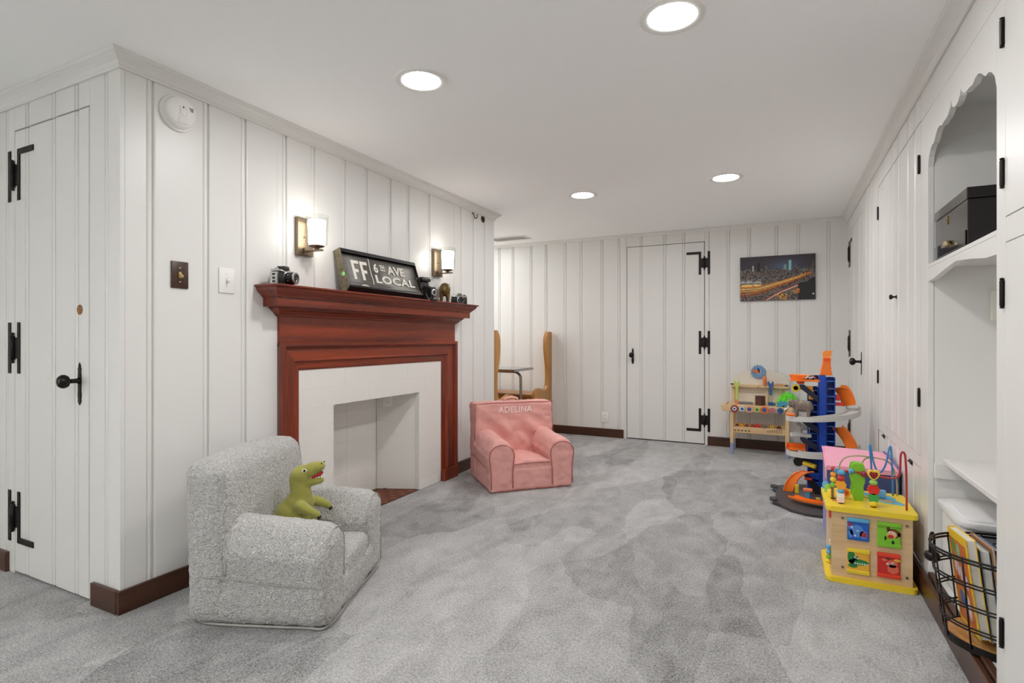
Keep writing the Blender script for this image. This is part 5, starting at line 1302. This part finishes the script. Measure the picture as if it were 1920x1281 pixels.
# ================================================================== TOY CHEST behind the activity cube
t = thing('toy_chest', 'pink lidded blue toy chest behind the activity cube', 'toy chest', (0.375, 3.46, 0))
CHB = mat('denim_blue_fabric', (70, 82, 132), 0.7, bump=0.2, bscale=300); LAV = mat('lavender_fabric', (146, 144, 196), 0.7); LIDP = mat('candy_pink_fabric', (238, 168, 190), 0.6, bump=0.1, bscale=200)
obj('body', bbox(-0.155, 0.158, -0.15, 0.15, 0.0, 0.385, bev=0.006), CHB, t, 'auto')
obj('side_panel', bbox(-0.160, -0.1555, -0.148, 0.148, 0.004, 0.40, bev=0.001, seg=1), LAV, t)
lidp = [(-0.162, 0.0), (0.160, 0.0), (0.160, 0.012), (0.152, 0.05), (0.132, 0.062), (-0.150, 0.074), (-0.162, 0.07)]
c = BM()
A = [c.verts.new((x, -0.153, 0.388 + (0.004 if z > 0 else 0) + min(z, 0.02))) for x, z in lidp]; B = [c.verts.new((x, 0.150, 0.388 + z)) for x, z in lidp]
c.faces.new(A[::-1]); c.faces.new(B)
for i in range(len(A)): j = (i + 1) % len(A); c.faces.new((A[i], A[j], B[j], B[i]))
obj('lid', c, LIDP, t)
obj('lid_binding', tube(BM(), smooth_path([(0.160, -0.153, 0.402), (0.157, -0.05, 0.420), (0.146, 0.08, 0.446), (0.132, 0.150, 0.452)], 5), 0.006, 8), mat('purple_binding', (112, 106, 160), 0.7), t, True)
obj('lid_flap', prism(BM(), [(-0.153, 0.40), (-0.153, 0.345), (-0.12, 0.352), (0.09, 0.46), (0.150, 0.462), (0.150, 0.46)], 'x', -0.1665, -0.1605), LIDP, t)

# ================================================================== ACTIVITY CUBE
QX, QY = 0.348, 2.975
t = thing('activity_cube', 'yellow and beech wooden activity cube with bead wires on top', 'toy', (QX, QY, 0))
def rrect(hx, hy, r, n=5):
    out = []
    for sx, sy, a0 in ((1, 1, 0), (-1, 1, PI / 2), (-1, -1, PI), (1, -1, 1.5 * PI)):
        for k in range(n + 1):
            a = a0 + PI / 2 * k / n; out.append((sx * (hx - r) + r * math.cos(a), sy * (hy - r) + r * math.sin(a)))
    return out
obj('base_board', prism(BM(), rrect(0.170, 0.175, 0.022), 'z', 0.0, 0.022, 0.003), YELLOW, t)
top = obj('top_board', prism(BM(), rrect(0.170, 0.175, 0.022), 'z', 0.313, 0.335, 0.003), YELLOW, t)
obj('front_panel', bbox(-0.147, 0.151, -0.158, -0.148, 0.0225, 0.3125), BEECH, t)
obj('back_panel', bbox(-0.147, 0.151, 0.148, 0.158, 0.0225, 0.3125), BEECH, t)
obj('side_panel', bbox(-0.147, -0.137, -0.1475, 0.1475, 0.0225, 0.3125), BEECHZ, t)
obj('side_panel', bbox(0.141, 0.151, -0.1475, 0.1475, 0.0225, 0.3125), BEECHZ, t)
for x, z in ((-0.104, 0.283), (0.131, 0.282), (-0.104, 0.065), (0.131, 0.062)): obj('screw', lathe(BM(), [(0.006, -0.158), (0.005, -0.1605), (0.0, -0.161)], (x, 0, z), 'y', 14), GREYMET, t)
def tile(x0, x1, z0, z1, m, rail, zr):
    d = obj('flip_tile', bbox(x0, x1, -0.166, -0.1585, z0, z1, bev=0.004), m, t)
    for z in zr: obj('tile_rail', bbox(x0 - 0.001, x1 + 0.001, -0.1705, -0.159, z - 0.008, z + 0.008, bev=0.002), rail, d)
    return d
def spot(d, cx, cz, rx, rz, m, lay=0): return obj('printed_shape', prism(BM(), ellipse(cx, cz, rx, rz, 18), 'y', -0.1664 - 0.0003 * lay, -0.1658), m, d)
def eyes(d, pts, r=0.0045):
    for x, z in pts: spot(d, x, z, r, r, WHITEI, 3); spot(d, x + 0.0008, z - 0.0005, r * 0.45, r * 0.45, BLACKI, 4)
EB = plain('elephant_blue', (84, 140, 220)); DB = plain('tile_blue', (34, 96, 190))
d = tile(-0.087, -0.006, 0.193, 0.291, DB, SKYB, (0.283,))
spot(d, -0.052, 0.235, 0.026, 0.027, EB, 1); spot(d, -0.078, 0.256, 0.010, 0.014, EB, 1); spot(d, -0.077, 0.262, 0.008, 0.008, plain('ear_red', (170, 50, 56)), 2); spot(d, -0.026, 0.222, 0.015, 0.017, EB, 1); spot(d, -0.024, 0.222, 0.010, 0.012, plain('ear_red', (170, 50, 56)), 2); spot(d, -0.074, 0.222, 0.009, 0.018, EB, 1)
eyes(d, [(-0.070, 0.250), (-0.048, 0.236)]); spot(d, -0.058, 0.215, 0.003, 0.005, WHITEI, 3)
d = tile(0.023, 0.108, 0.184, 0.289, GREEN, GREEN, (0.281, 0.192))
spot(d, 0.082, 0.245, 0.024, 0.020, BROWNI, 1); spot(d, 0.103, 0.243, 0.006, 0.009, BROWNI, 1); spot(d, 0.064, 0.262, 0.007, 0.010, BROWNI, 1); spot(d, 0.076, 0.240, 0.018, 0.016, plain('monkey_face', (232, 178, 128)), 2); spot(d, 0.072, 0.231, 0.011, 0.008, REDP, 3); spot(d, 0.053, 0.222, 0.004, 0.009, BLACKI, 1); spot(d, 0.080, 0.206, 0.005, 0.009, BLACKI, 1)
eyes(d, [(0.070, 0.250), (0.084, 0.245)])
d = tile(-0.087, -0.004, 0.048, 0.157, plain('tile_amber', (238, 182, 56)), YELLOW, (0.149, 0.056))
CG = plain('croc_green', (40, 132, 66)); spot(d, -0.072, 0.118, 0.014, 0.030, CG, 1); spot(d, -0.045, 0.100, 0.038, 0.013, CG, 1); spot(d, -0.054, 0.116, 0.012, 0.010, CG, 1); spot(d, -0.066, 0.082, 0.018, 0.009, CG, 1)
for k in range(6): spot(d, -0.058 + k * 0.009, 0.094, 0.003, 0.0035, WHITEI, 3)
eyes(d, [(-0.058, 0.120), (-0.047, 0.115)])
d = tile(0.024, 0.106, 0.050, 0.158, REDP, plain('tile_red_rail', (232, 70, 46)), (0.149, 0.060))
GF = plain('giraffe_pink', (226, 112, 86)); spot(d, 0.080, 0.092, 0.020, 0.020, GF, 1); spot(d, 0.078, 0.114, 0.018, 0.016, GF, 1); spot(d, 0.050, 0.128, 0.010, 0.005, GF, 1); spot(d, 0.062, 0.136, 0.008, 0.006, BROWNI, 2); spot(d, 0.095, 0.132, 0.012, 0.006, plain('tile_amber', (238, 182, 56)), 2)
eyes(d, [(0.062, 0.112), (0.080, 0.116)], 0.0055)
obj('side_bead_rail', box(BM(), -0.151, -0.1475, -0.11, -0.09, 0.05, 0.16), plain('pale_panel', (236, 226, 206)), t)
for k, m_ in enumerate((SKYB, SKYB, GREEN, YELLOW)): obj('side_bead', ball(BM(), (-0.156, -0.125, 0.135 - k * 0.022), 0.010, 12, 8), m_, t, True)
obj('side_knob', bbox(-0.156, -0.1475, -0.14, -0.115, 0.27, 0.31, bev=0.003), plain('tile_red_rail', (232, 70, 46)), t)
# playthings on top (world coordinates turned into local ones)
def w2(p): return (p[0] - QX, p[1] - QY, p[2])
def wire(name, pts, m, r=0.0042): return obj(name, tube(BM(), smooth_path([w2(p) for p in pts], 7), r, 8), m, t, True)
obj('painted_pond', prism(BM(), [(p[0] - QX, p[1] - QY) for p in ((0.345, 3.12), (0.40, 3.11), (0.455, 3.10), (0.475, 3.05), (0.468, 3.02), (0.502, 2.955), (0.48, 2.94), (0.42, 2.955), (0.36, 2.985), (0.375, 3.03), (0.345, 3.06))], 'z', 0.3351, 0.3359), plain('pond_blue', (96, 178, 212)), top)
obj('maze_groove', tube(BM(), smooth_path([w2(p) for p in ((0.345, 3.02, 0.3362), (0.40, 2.985, 0.3362), (0.445, 2.975, 0.3362), (0.45, 2.99, 0.3362), (0.40, 3.01, 0.3362), (0.36, 3.06, 0.3362))], 5), 0.003, 6), plain('groove_tan', (206, 160, 80)), top)
obj('painted_leaf', prism(BM(), ellipse(0.222 - QX, 2.90 - QY, 0.016, 0.009, 14), 'z', 0.3351, 0.3357), plain('rust_print', (206, 96, 40)), top)
wire('bead_wire', [(0.487, 2.872, 0.335), (0.486, 2.872, 0.47), (0.482, 2.872, 0.565), (0.474, 2.873, 0.586), (0.466, 2.875, 0.57), (0.464, 2.878, 0.50), (0.455, 2.885, 0.472), (0.425, 2.9, 0.462), (0.36, 2.93, 0.462), (0.29, 2.95, 0.466), (0.235, 2.95, 0.455), (0.215, 2.95, 0.40), (0.215, 2.95, 0.335)], plain('red_wire', (178, 48, 46), 0.3))
wire('bead_wire', [(0.474, 3.115, 0.335), (0.472, 3.115, 0.45), (0.467, 3.115, 0.555), (0.460, 3.115, 0.558), (0.445, 3.11, 0.48), (0.425, 3.11, 0.442), (0.408, 3.11, 0.452), (0.394, 3.112, 0.50), (0.386, 3.115, 0.56), (0.382, 3.115, 0.555), (0.388, 3.112, 0.46), (0.388, 3.112, 0.335)], plain('blue_wire', (66, 138, 196), 0.3))
TAN = plain('tan_wire', (176, 170, 128), 0.35)
wire('bead_wire', [(0.254, 3.12, 0.335), (0.255, 3.12, 0.43), (0.262, 3.12, 0.47), (0.285, 3.12, 0.497), (0.33, 3.12, 0.509), (0.40, 3.12, 0.507), (0.450, 3.12, 0.497), (0.478, 3.12, 0.46), (0.49, 3.12, 0.40), (0.492, 3.12, 0.335)], TAN, 0.0035)
wire('bead_wire', [(0.350, 3.13, 0.335), (0.350, 3.13, 0.45), (0.356, 3.13, 0.482), (0.37, 3.13, 0.499), (0.395, 3.13, 0.506)], TAN, 0.0035)
obj('bead', ball(BM(), w2((0.290, 2.95, 0.466)), 0.013, 14, 10), SKYB, t, True); obj('bead', ball(BM(), w2((0.338, 2.935, 0.462)), 0.014, 14, 10), plain('plum_paint', (150, 52, 74)), t, True)
# green cloud shaped gate
for y0, k in ((2.957, 1.0), (3.045, 0.93)):
    n = 18; pts = []
    for i in range(n + 1):
        a = i / n; zz = 0.335 + 0.168 * k * a; pts.append((0.017 + 0.006 * abs(math.sin(a * PI * 3)) + 0.005 * (a > 0.5), zz))
    pl = [(x, z) for x, z in pts] + [(0.012, 0.335 + 0.172 * k), (-0.012, 0.335 + 0.172 * k)] + [(-x * 0.95, z) for x, z in pts[::-1]]
    obj('green_gate', prism(BM(), [(x + 0.317 - QX, z) for x, z in pl], 'y', y0 - QY - 0.010, y0 - QY + 0.010, 0.003), GREEN, t, 'auto')
obj('gate_bridge', bbox(0.306 - QX, 0.328 - QX, 2.967 - QY, 3.035 - QY, 0.470, 0.490, bev=0.004), GREEN, t)
def stack(x, y, items):
    obj('spindle', cyl(BM(), w2((x, y, 0)), 0.003, 0.335, items[-1][1] + 0.005, 'z', 8), GREYMET, t)
    obj('spindle_foot', cyl(BM(), w2((x, y, 0)), 0.011, 0.3352, 0.338, 'z', 14), BLACKI, t)
    for shp, z, r, m_ in items:
        c_ = w2((x, y, z))
        if shp == 'ball': obj('bead', ball(BM(), c_, r, 16, 10), m_, t, True)
        elif shp == 'box': obj('bead', box(BM(), c_[0] - r, c_[0] + r, c_[1] - r, c_[1] + r, c_[2] - r * 0.75, c_[2] + r * 0.75, bev=0.003), m_, t)
        elif shp == 'gear': obj('bead', prism(BM(), gear_pts(c_[0], c_[2], r, 8, r * 0.18), 'y', c_[1] - 0.008, c_[1] + 0.008, 0.002), m_, t)
        elif shp == 'heart':
            b_ = obj('bead', prism(BM(), [(c_[0] + r * p[0], c_[2] + r * p[1]) for p in ((0, -1.0), (0.6, -0.45), (0.95, 0.2), (0.85, 0.75), (0.45, 0.95), (0.0, 0.72), (-0.45, 0.95), (-0.85, 0.75), (-0.95, 0.2), (-0.6, -0.45))], 'y', c_[1] - 0.008, c_[1] + 0.008, 0.003), m_, t)
            obj('heart_print', prism(BM(), [(c_[0] + r * 0.7 * p[0], c_[2] + r * 0.7 * p[1]) for p in ((0, -0.9), (0.6, -0.4), (0.95, 0.2), (0.85, 0.7), (0.45, 0.9), (0.0, 0.7), (-0.45, 0.9), (-0.85, 0.7), (-0.95, 0.2), (-0.6, -0.4))], 'y', c_[1] - 0.0086, c_[1] - 0.008), plain('ladybird_red', (176, 40, 34)), b_)
            for dx, dz in ((-0.4, 0.4), (0.0, 0.45), (0.4, 0.4), (-0.45, 0.0), (0.0, 0.0), (0.45, 0.0), (-0.2, -0.4), (0.2, -0.4)): obj('heart_dot', cyl(BM(), (c_[0] + r * dx, 0, c_[2] + r * dz), r * 0.12, c_[1] - 0.0092, c_[1] - 0.0085, 'y', 10), BLACKI, b_)
        elif shp == 'bird':
            b_ = BM(); ball(b_, c_, (r, r * 0.8, r * 0.7)); ball(b_, (c_[0] - r * 0.9, c_[1], c_[2] + r * 0.5), r * 0.55); obj("bead", b_, m_, t, True)
            for s in (-1, 1): obj('bird_eye', ball(BM(), (c_[0] - r * 1.1, c_[1] + s * r * 0.45, c_[2] + r * 0.7), 0.003, 8, 6), BLACKI, t)

stack(0.241, 2.866, [('box', 0.350, 0.014, plain('dice_pink', (244, 214, 214))), ('box', 0.371, 0.014, plain('dice_white', (240, 236, 232))), ('ball', 0.391, (0.015, 0.015, 0.010), SKYB), ('gear', 0.418, 0.022, plain('star_orange', (246, 168, 46))), ('ball', 0.448, 0.015, REDP), ('bird', 0.474, 0.018, SKYB)])
stack(0.216, 2.93, [('ball', 0.40, 0.012, GREEN), ('ball', 0.425, 0.013, YELLOW), ('ball', 0.448, 0.012, plain('star_orange', (246, 168, 46))), ('ball', 0.475, 0.010, REDP)])
stack(0.365, 2.864, [('ball', 0.350, (0.018, 0.016, 0.014), YELLOW), ('gear', 0.376, 0.022, plain('frog_green', (70, 168, 76))), ('gear', 0.412, 0.024, plain('flower_red', (222, 52, 40))), ('ball', 0.443, (0.016, 0.016, 0.012), plain('pale_green', (150, 196, 90))), ('heart', 0.476, 0.025, plain('heart_yellow', (246, 206, 70)))])
for x, y, h_, m_ in ((0.208, 2.967, 0.033, plain('lemon_paint', (236, 218, 66))), (0.203, 3.05, 0.036, plain('pea_green', (150, 198, 66))), (0.198, 3.12, 0.032, SKYB)):
    obj('peg_block', lathe(BM(), [(0.015, 0.3353), (0.015, 0.3353 + h_ - 0.008), (0.010, 0.3353 + h_), (0, 0.3353 + h_)], w2((x, y, 0)), 'z', 18), m_, t, 'auto')
c = BM(); prism(c, gear_pts(0.268 - QX, 0.360, 0.022, 9, 0.004), 'y', 2.965 - QY, 2.980 - QY, 0.002); obj('lion_wheel', c, plain('star_orange', (246, 168, 46)), t); obj('lion_face', cyl(BM(), (0.268 - QX, 0, 0.360), 0.012, 2.963 - QY, 2.966 - QY, 'y', 16), plain('face_red', (216, 84, 40)), t)
obj('slider', box(BM(), 0.402 - QX, 0.436 - QX, 3.025 - QY, 3.045 - QY, 0.3365, 0.375, bev=0.007), plain('slider_blue', (120, 184, 226)), t, 'auto')

# ================================================================== THINGS IN THE BOOK NICHE
t = thing('lacquer_box', 'glossy black lacquer box with brass fittings on the upper niche shelf', 'box', (0.695, 2.55, 1.3885))
LAC = mat('black_lacquer', (20, 17, 17), 0.08, coat=0.6)
obj('body', bbox(-0.13, 0.13, -0.215, 0.215, 0.0, 0.165, bev=0.002), LAC, t); obj('lid', bbox(-0.132, 0.132, -0.217, 0.217, 0.167, 0.205, bev=0.003), LAC, t)
d = obj('drawer', bbox(-0.1345, -0.1305, -0.205, 0.205, 0.012, 0.062, bev=0.001, seg=1), LAC, t)
obj('cup_pull', prism(BM(), [(0.04 * math.cos(a), 0.036 + 0.022 * math.sin(a)) for a in [PI * k / 12 for k in range(13)]], 'x', -0.150, -0.1346, 0.004), mat('silvered_brass', (190, 170, 128), 0.25, 0.9), d, 'auto')
obj('key_plate', prism(BM(), ellipse(0.03, 0.140, 0.010, 0.016, 20), 'x', -0.1325, -0.1302), BRASS, t); obj('keyhole', bbox(-0.1330, -0.1324, 0.028, 0.032, 0.132, 0.146), BLACKI, t)
obj('side_handle', bbox(0.02, 0.085, -0.2185, -0.2152, 0.085, 0.135, bev=0.001, seg=1), BRASS, t)
tag(obj('cream_card', bbox(0.745, 0.82, 2.772, 2.7835, 1.152, 1.272, bev=0.003), mat('cream_plastic', (232, 230, 218), 0.5), None, False), 'small cream panel fixed to the niche side wall below the shelf', 'panel')
t = thing('storage_bin', 'white plastic storage bin with a rimmed lid under the low niche shelf', 'bin', (0.725, 2.60, 0.1085))
BIN = mat('frosted_plastic', (226, 226, 226), 0.3)
obj('bin_body', soft_box(0.145, 0.155, 0.0, 0.30, 0.02, 0.03), BIN, t, True)
obj('bin_lid', prism(BM(), rrect(0.160, 0.178, 0.05, 6), 'z', 0.302, 0.322, 0.005), BIN, t, 'auto'); obj('lid_panel', prism(BM(), rrect(0.135, 0.153, 0.04, 6), 'z', 0.3222, 0.330, 0.003), BIN, t, 'auto')
obj('lid_clip', bbox(0.02, 0.05, -0.185, -0.1782, 0.285, 0.325, bev=0.002), BIN, t)

KX, KY, KZ = 0.665, 2.235, 0.1085
t = thing('wire_basket', 'black wire basket with a wooden base holding books in the niche', 'basket', (KX, KY, KZ))
BWI = mat('black_wire', (26, 24, 24), 0.4, 0.4)
A0, B0, A1, B1, HB = 0.185, 0.150, 0.222, 0.180, 0.295
obj('wooden_base', prism(BM(), ellipse(0, 0, A0 - 0.004, B0 - 0.004, 40), 'z', 0.008, 0.020, 0.002), wood('basket_base_wood', (176, 122, 66), (216, 170, 108), 'y', 9, 0.45, 0.1), t)
obj('base_band', lathe(BM(), [(1.0, 0.0), (1.0, 0.024), (0.975, 0.024), (0.975, 0.0), (1.0, 0.0)], (0, 0, 0), 'z', 48, Matrix.Diagonal((A0, B0, 1))), BWI, t)
def ring(z, r=0.0028):
    q = z / HB; a, b_ = A0 + (A1 - A0) * q, B0 + (B1 - B0) * q
    return obj('wire_ring', tube(BM(), [(a * math.cos(2 * PI * k / 48), b_ * math.sin(2 * PI * k / 48), z) for k in range(48)], r, 6, True), BWI, t, True)
for z in (0.070, 0.080, 0.140, 0.150, 0.210, 0.220): ring(z)
ring(0.285, 0.0036); ring(0.295, 0.0036)
for k in range(12):
    a = 2 * PI * k / 12 + 0.2
    obj('wire_upright', tube(BM(), [(A0 * math.cos(a), B0 * math.sin(a), 0.01), (A1 * math.cos(a), B1 * math.sin(a), HB)], 0.0026, 6), BWI, t, True)
pl = thing('padlock', 'dark padlock looped over the wire basket rim', 'padlock', (KX - 0.195, KY + 0.11, KZ + 0.262), math.radians(50))
obj('lock_body', lathe(BM(), [(0.014, -0.062), (0.022, -0.056), (0.024, -0.045), (0.020, -0.034), (0.010, -0.030)], (0, 0, 0), 'z', 20), mat('dark_lock', (44, 38, 36), 0.3, 0.7), pl, True)
obj('shackle', tube(BM(), smooth_path([(-0.012, 0, -0.034), (-0.012, 0, 0.01), (-0.008, 0, 0.028), (0, 0, 0.034), (0.008, 0, 0.028), (0.012, 0, 0.01), (0.012, 0, -0.034)], 5), 0.0042, 8), mat('dark_lock', (44, 38, 36), 0.3, 0.7), pl, True)
PAGES = mat('book_pages', (226, 222, 210), 0.8, bump=0.3, bscale=300, stretch=(8, 0.2, 0.2))
def book(label, x, th, w_, h_, m, yc, lean, zb=0.0212, tilt=0.0):
    t = thing('book', label, 'book', (x, yc, KZ + zb), 0, 'books in the wire basket', rot=(tilt, lean, 0))
    obj('pages', bbox(0.0025, th - 0.0025, -w_ / 2 + 0.003, w_ / 2 - 0.004, 0.004, h_ - 0.004), PAGES, t)
    obj('front_cover', bbox(0.0, 0.0024, -w_ / 2, w_ / 2, 0.0, h_, bev=0.0008, seg=1), m, t); obj('back_cover', bbox(th - 0.0024, th, -w_ / 2, w_ / 2, 0.0, h_, bev=0.0008, seg=1), m, t)
    obj('spine', bbox(0.0024, th - 0.0024, w_ / 2 - 0.003, w_ / 2, 0.0, h_), m, t)
    return t
LE = -0.10
b1 = book('yellow and orange picture book, frontmost in the wire basket', 0.548, 0.026, 0.22, 0.30, plain('book_yellow', (240, 196, 40), 0.4), KY + 0.005, LE, 0.032, -0.10)
def bp(cy, cz, ry, rz, m, lay=1): return obj('cover_print', prism(BM(), ellipse(cy, cz, ry, rz, 16), 'x', -0.0002 - 0.0002 * lay, 0.0), m, b1)
obj('cover_print', bbox(-0.0003, 0.0, -0.090, 0.092, 0.012, 0.272), plain('cover_orange', (206, 104, 40), 0.4), b1)
bp(0.055, 0.245, 0.022, 0.026, plain('leaf_print', (96, 150, 52))); bp(0.005, 0.24, 0.018, 0.024, plain('mint_print', (130, 190, 160)))
for k in range(5): o = bp(0.06 - k * 0.028, 0.185 - k * 0.008, 0.012, 0.022, plain('lilac_print', (206, 206, 226)), 2)
for k in range(4): bp(0.05 - k * 0.03, 0.14 - k * 0.006, 0.013, 0.012, plain('dark_print', (120, 46, 40)), 2)
bp(0.03, 0.085, 0.028, 0.026, plain('cobalt_print', (52, 96, 160)), 2); bp(-0.04, 0.07, 0.016, 0.036, plain('pale_print', (214, 220, 224)), 2); bp(-0.02, 0.115, 0.03, 0.016, plain('gold_print', (232, 170, 50)), 1)
xx = 0.579
for lb, th, w_, h_, col in (('grey blue book behind the yellow picture book', 0.022, 0.205, 0.275, (150, 168, 186)), ('brown kraft covered book in the wire basket', 0.010, 0.21, 0.288, (172, 126, 84)), ('bright blue thin book in the wire basket', 0.012, 0.20, 0.280, (52, 110, 176)),
                         ('teal green book, shortest in the wire basket', 0.020, 0.19, 0.225, (112, 172, 158)), ('black thin book in the wire basket', 0.012, 0.20, 0.262, (34, 30, 36)), ('pale blue book in the wire basket', 0.012, 0.20, 0.272, (140, 178, 206)),
                         ('navy blue book, tallest in the wire basket', 0.022, 0.20, 0.345, (62, 74, 112)), ('red orange thin book at the back of the wire basket', 0.012, 0.19, 0.24, (206, 84, 52))):
    book(lb, xx, th, w_, h_, plain('book_' + lb.split()[0] + lb.split()[1], col, 0.4), KY + 0.005, LE * 0.9, 0.030, -0.08)
    xx += th + 0.004
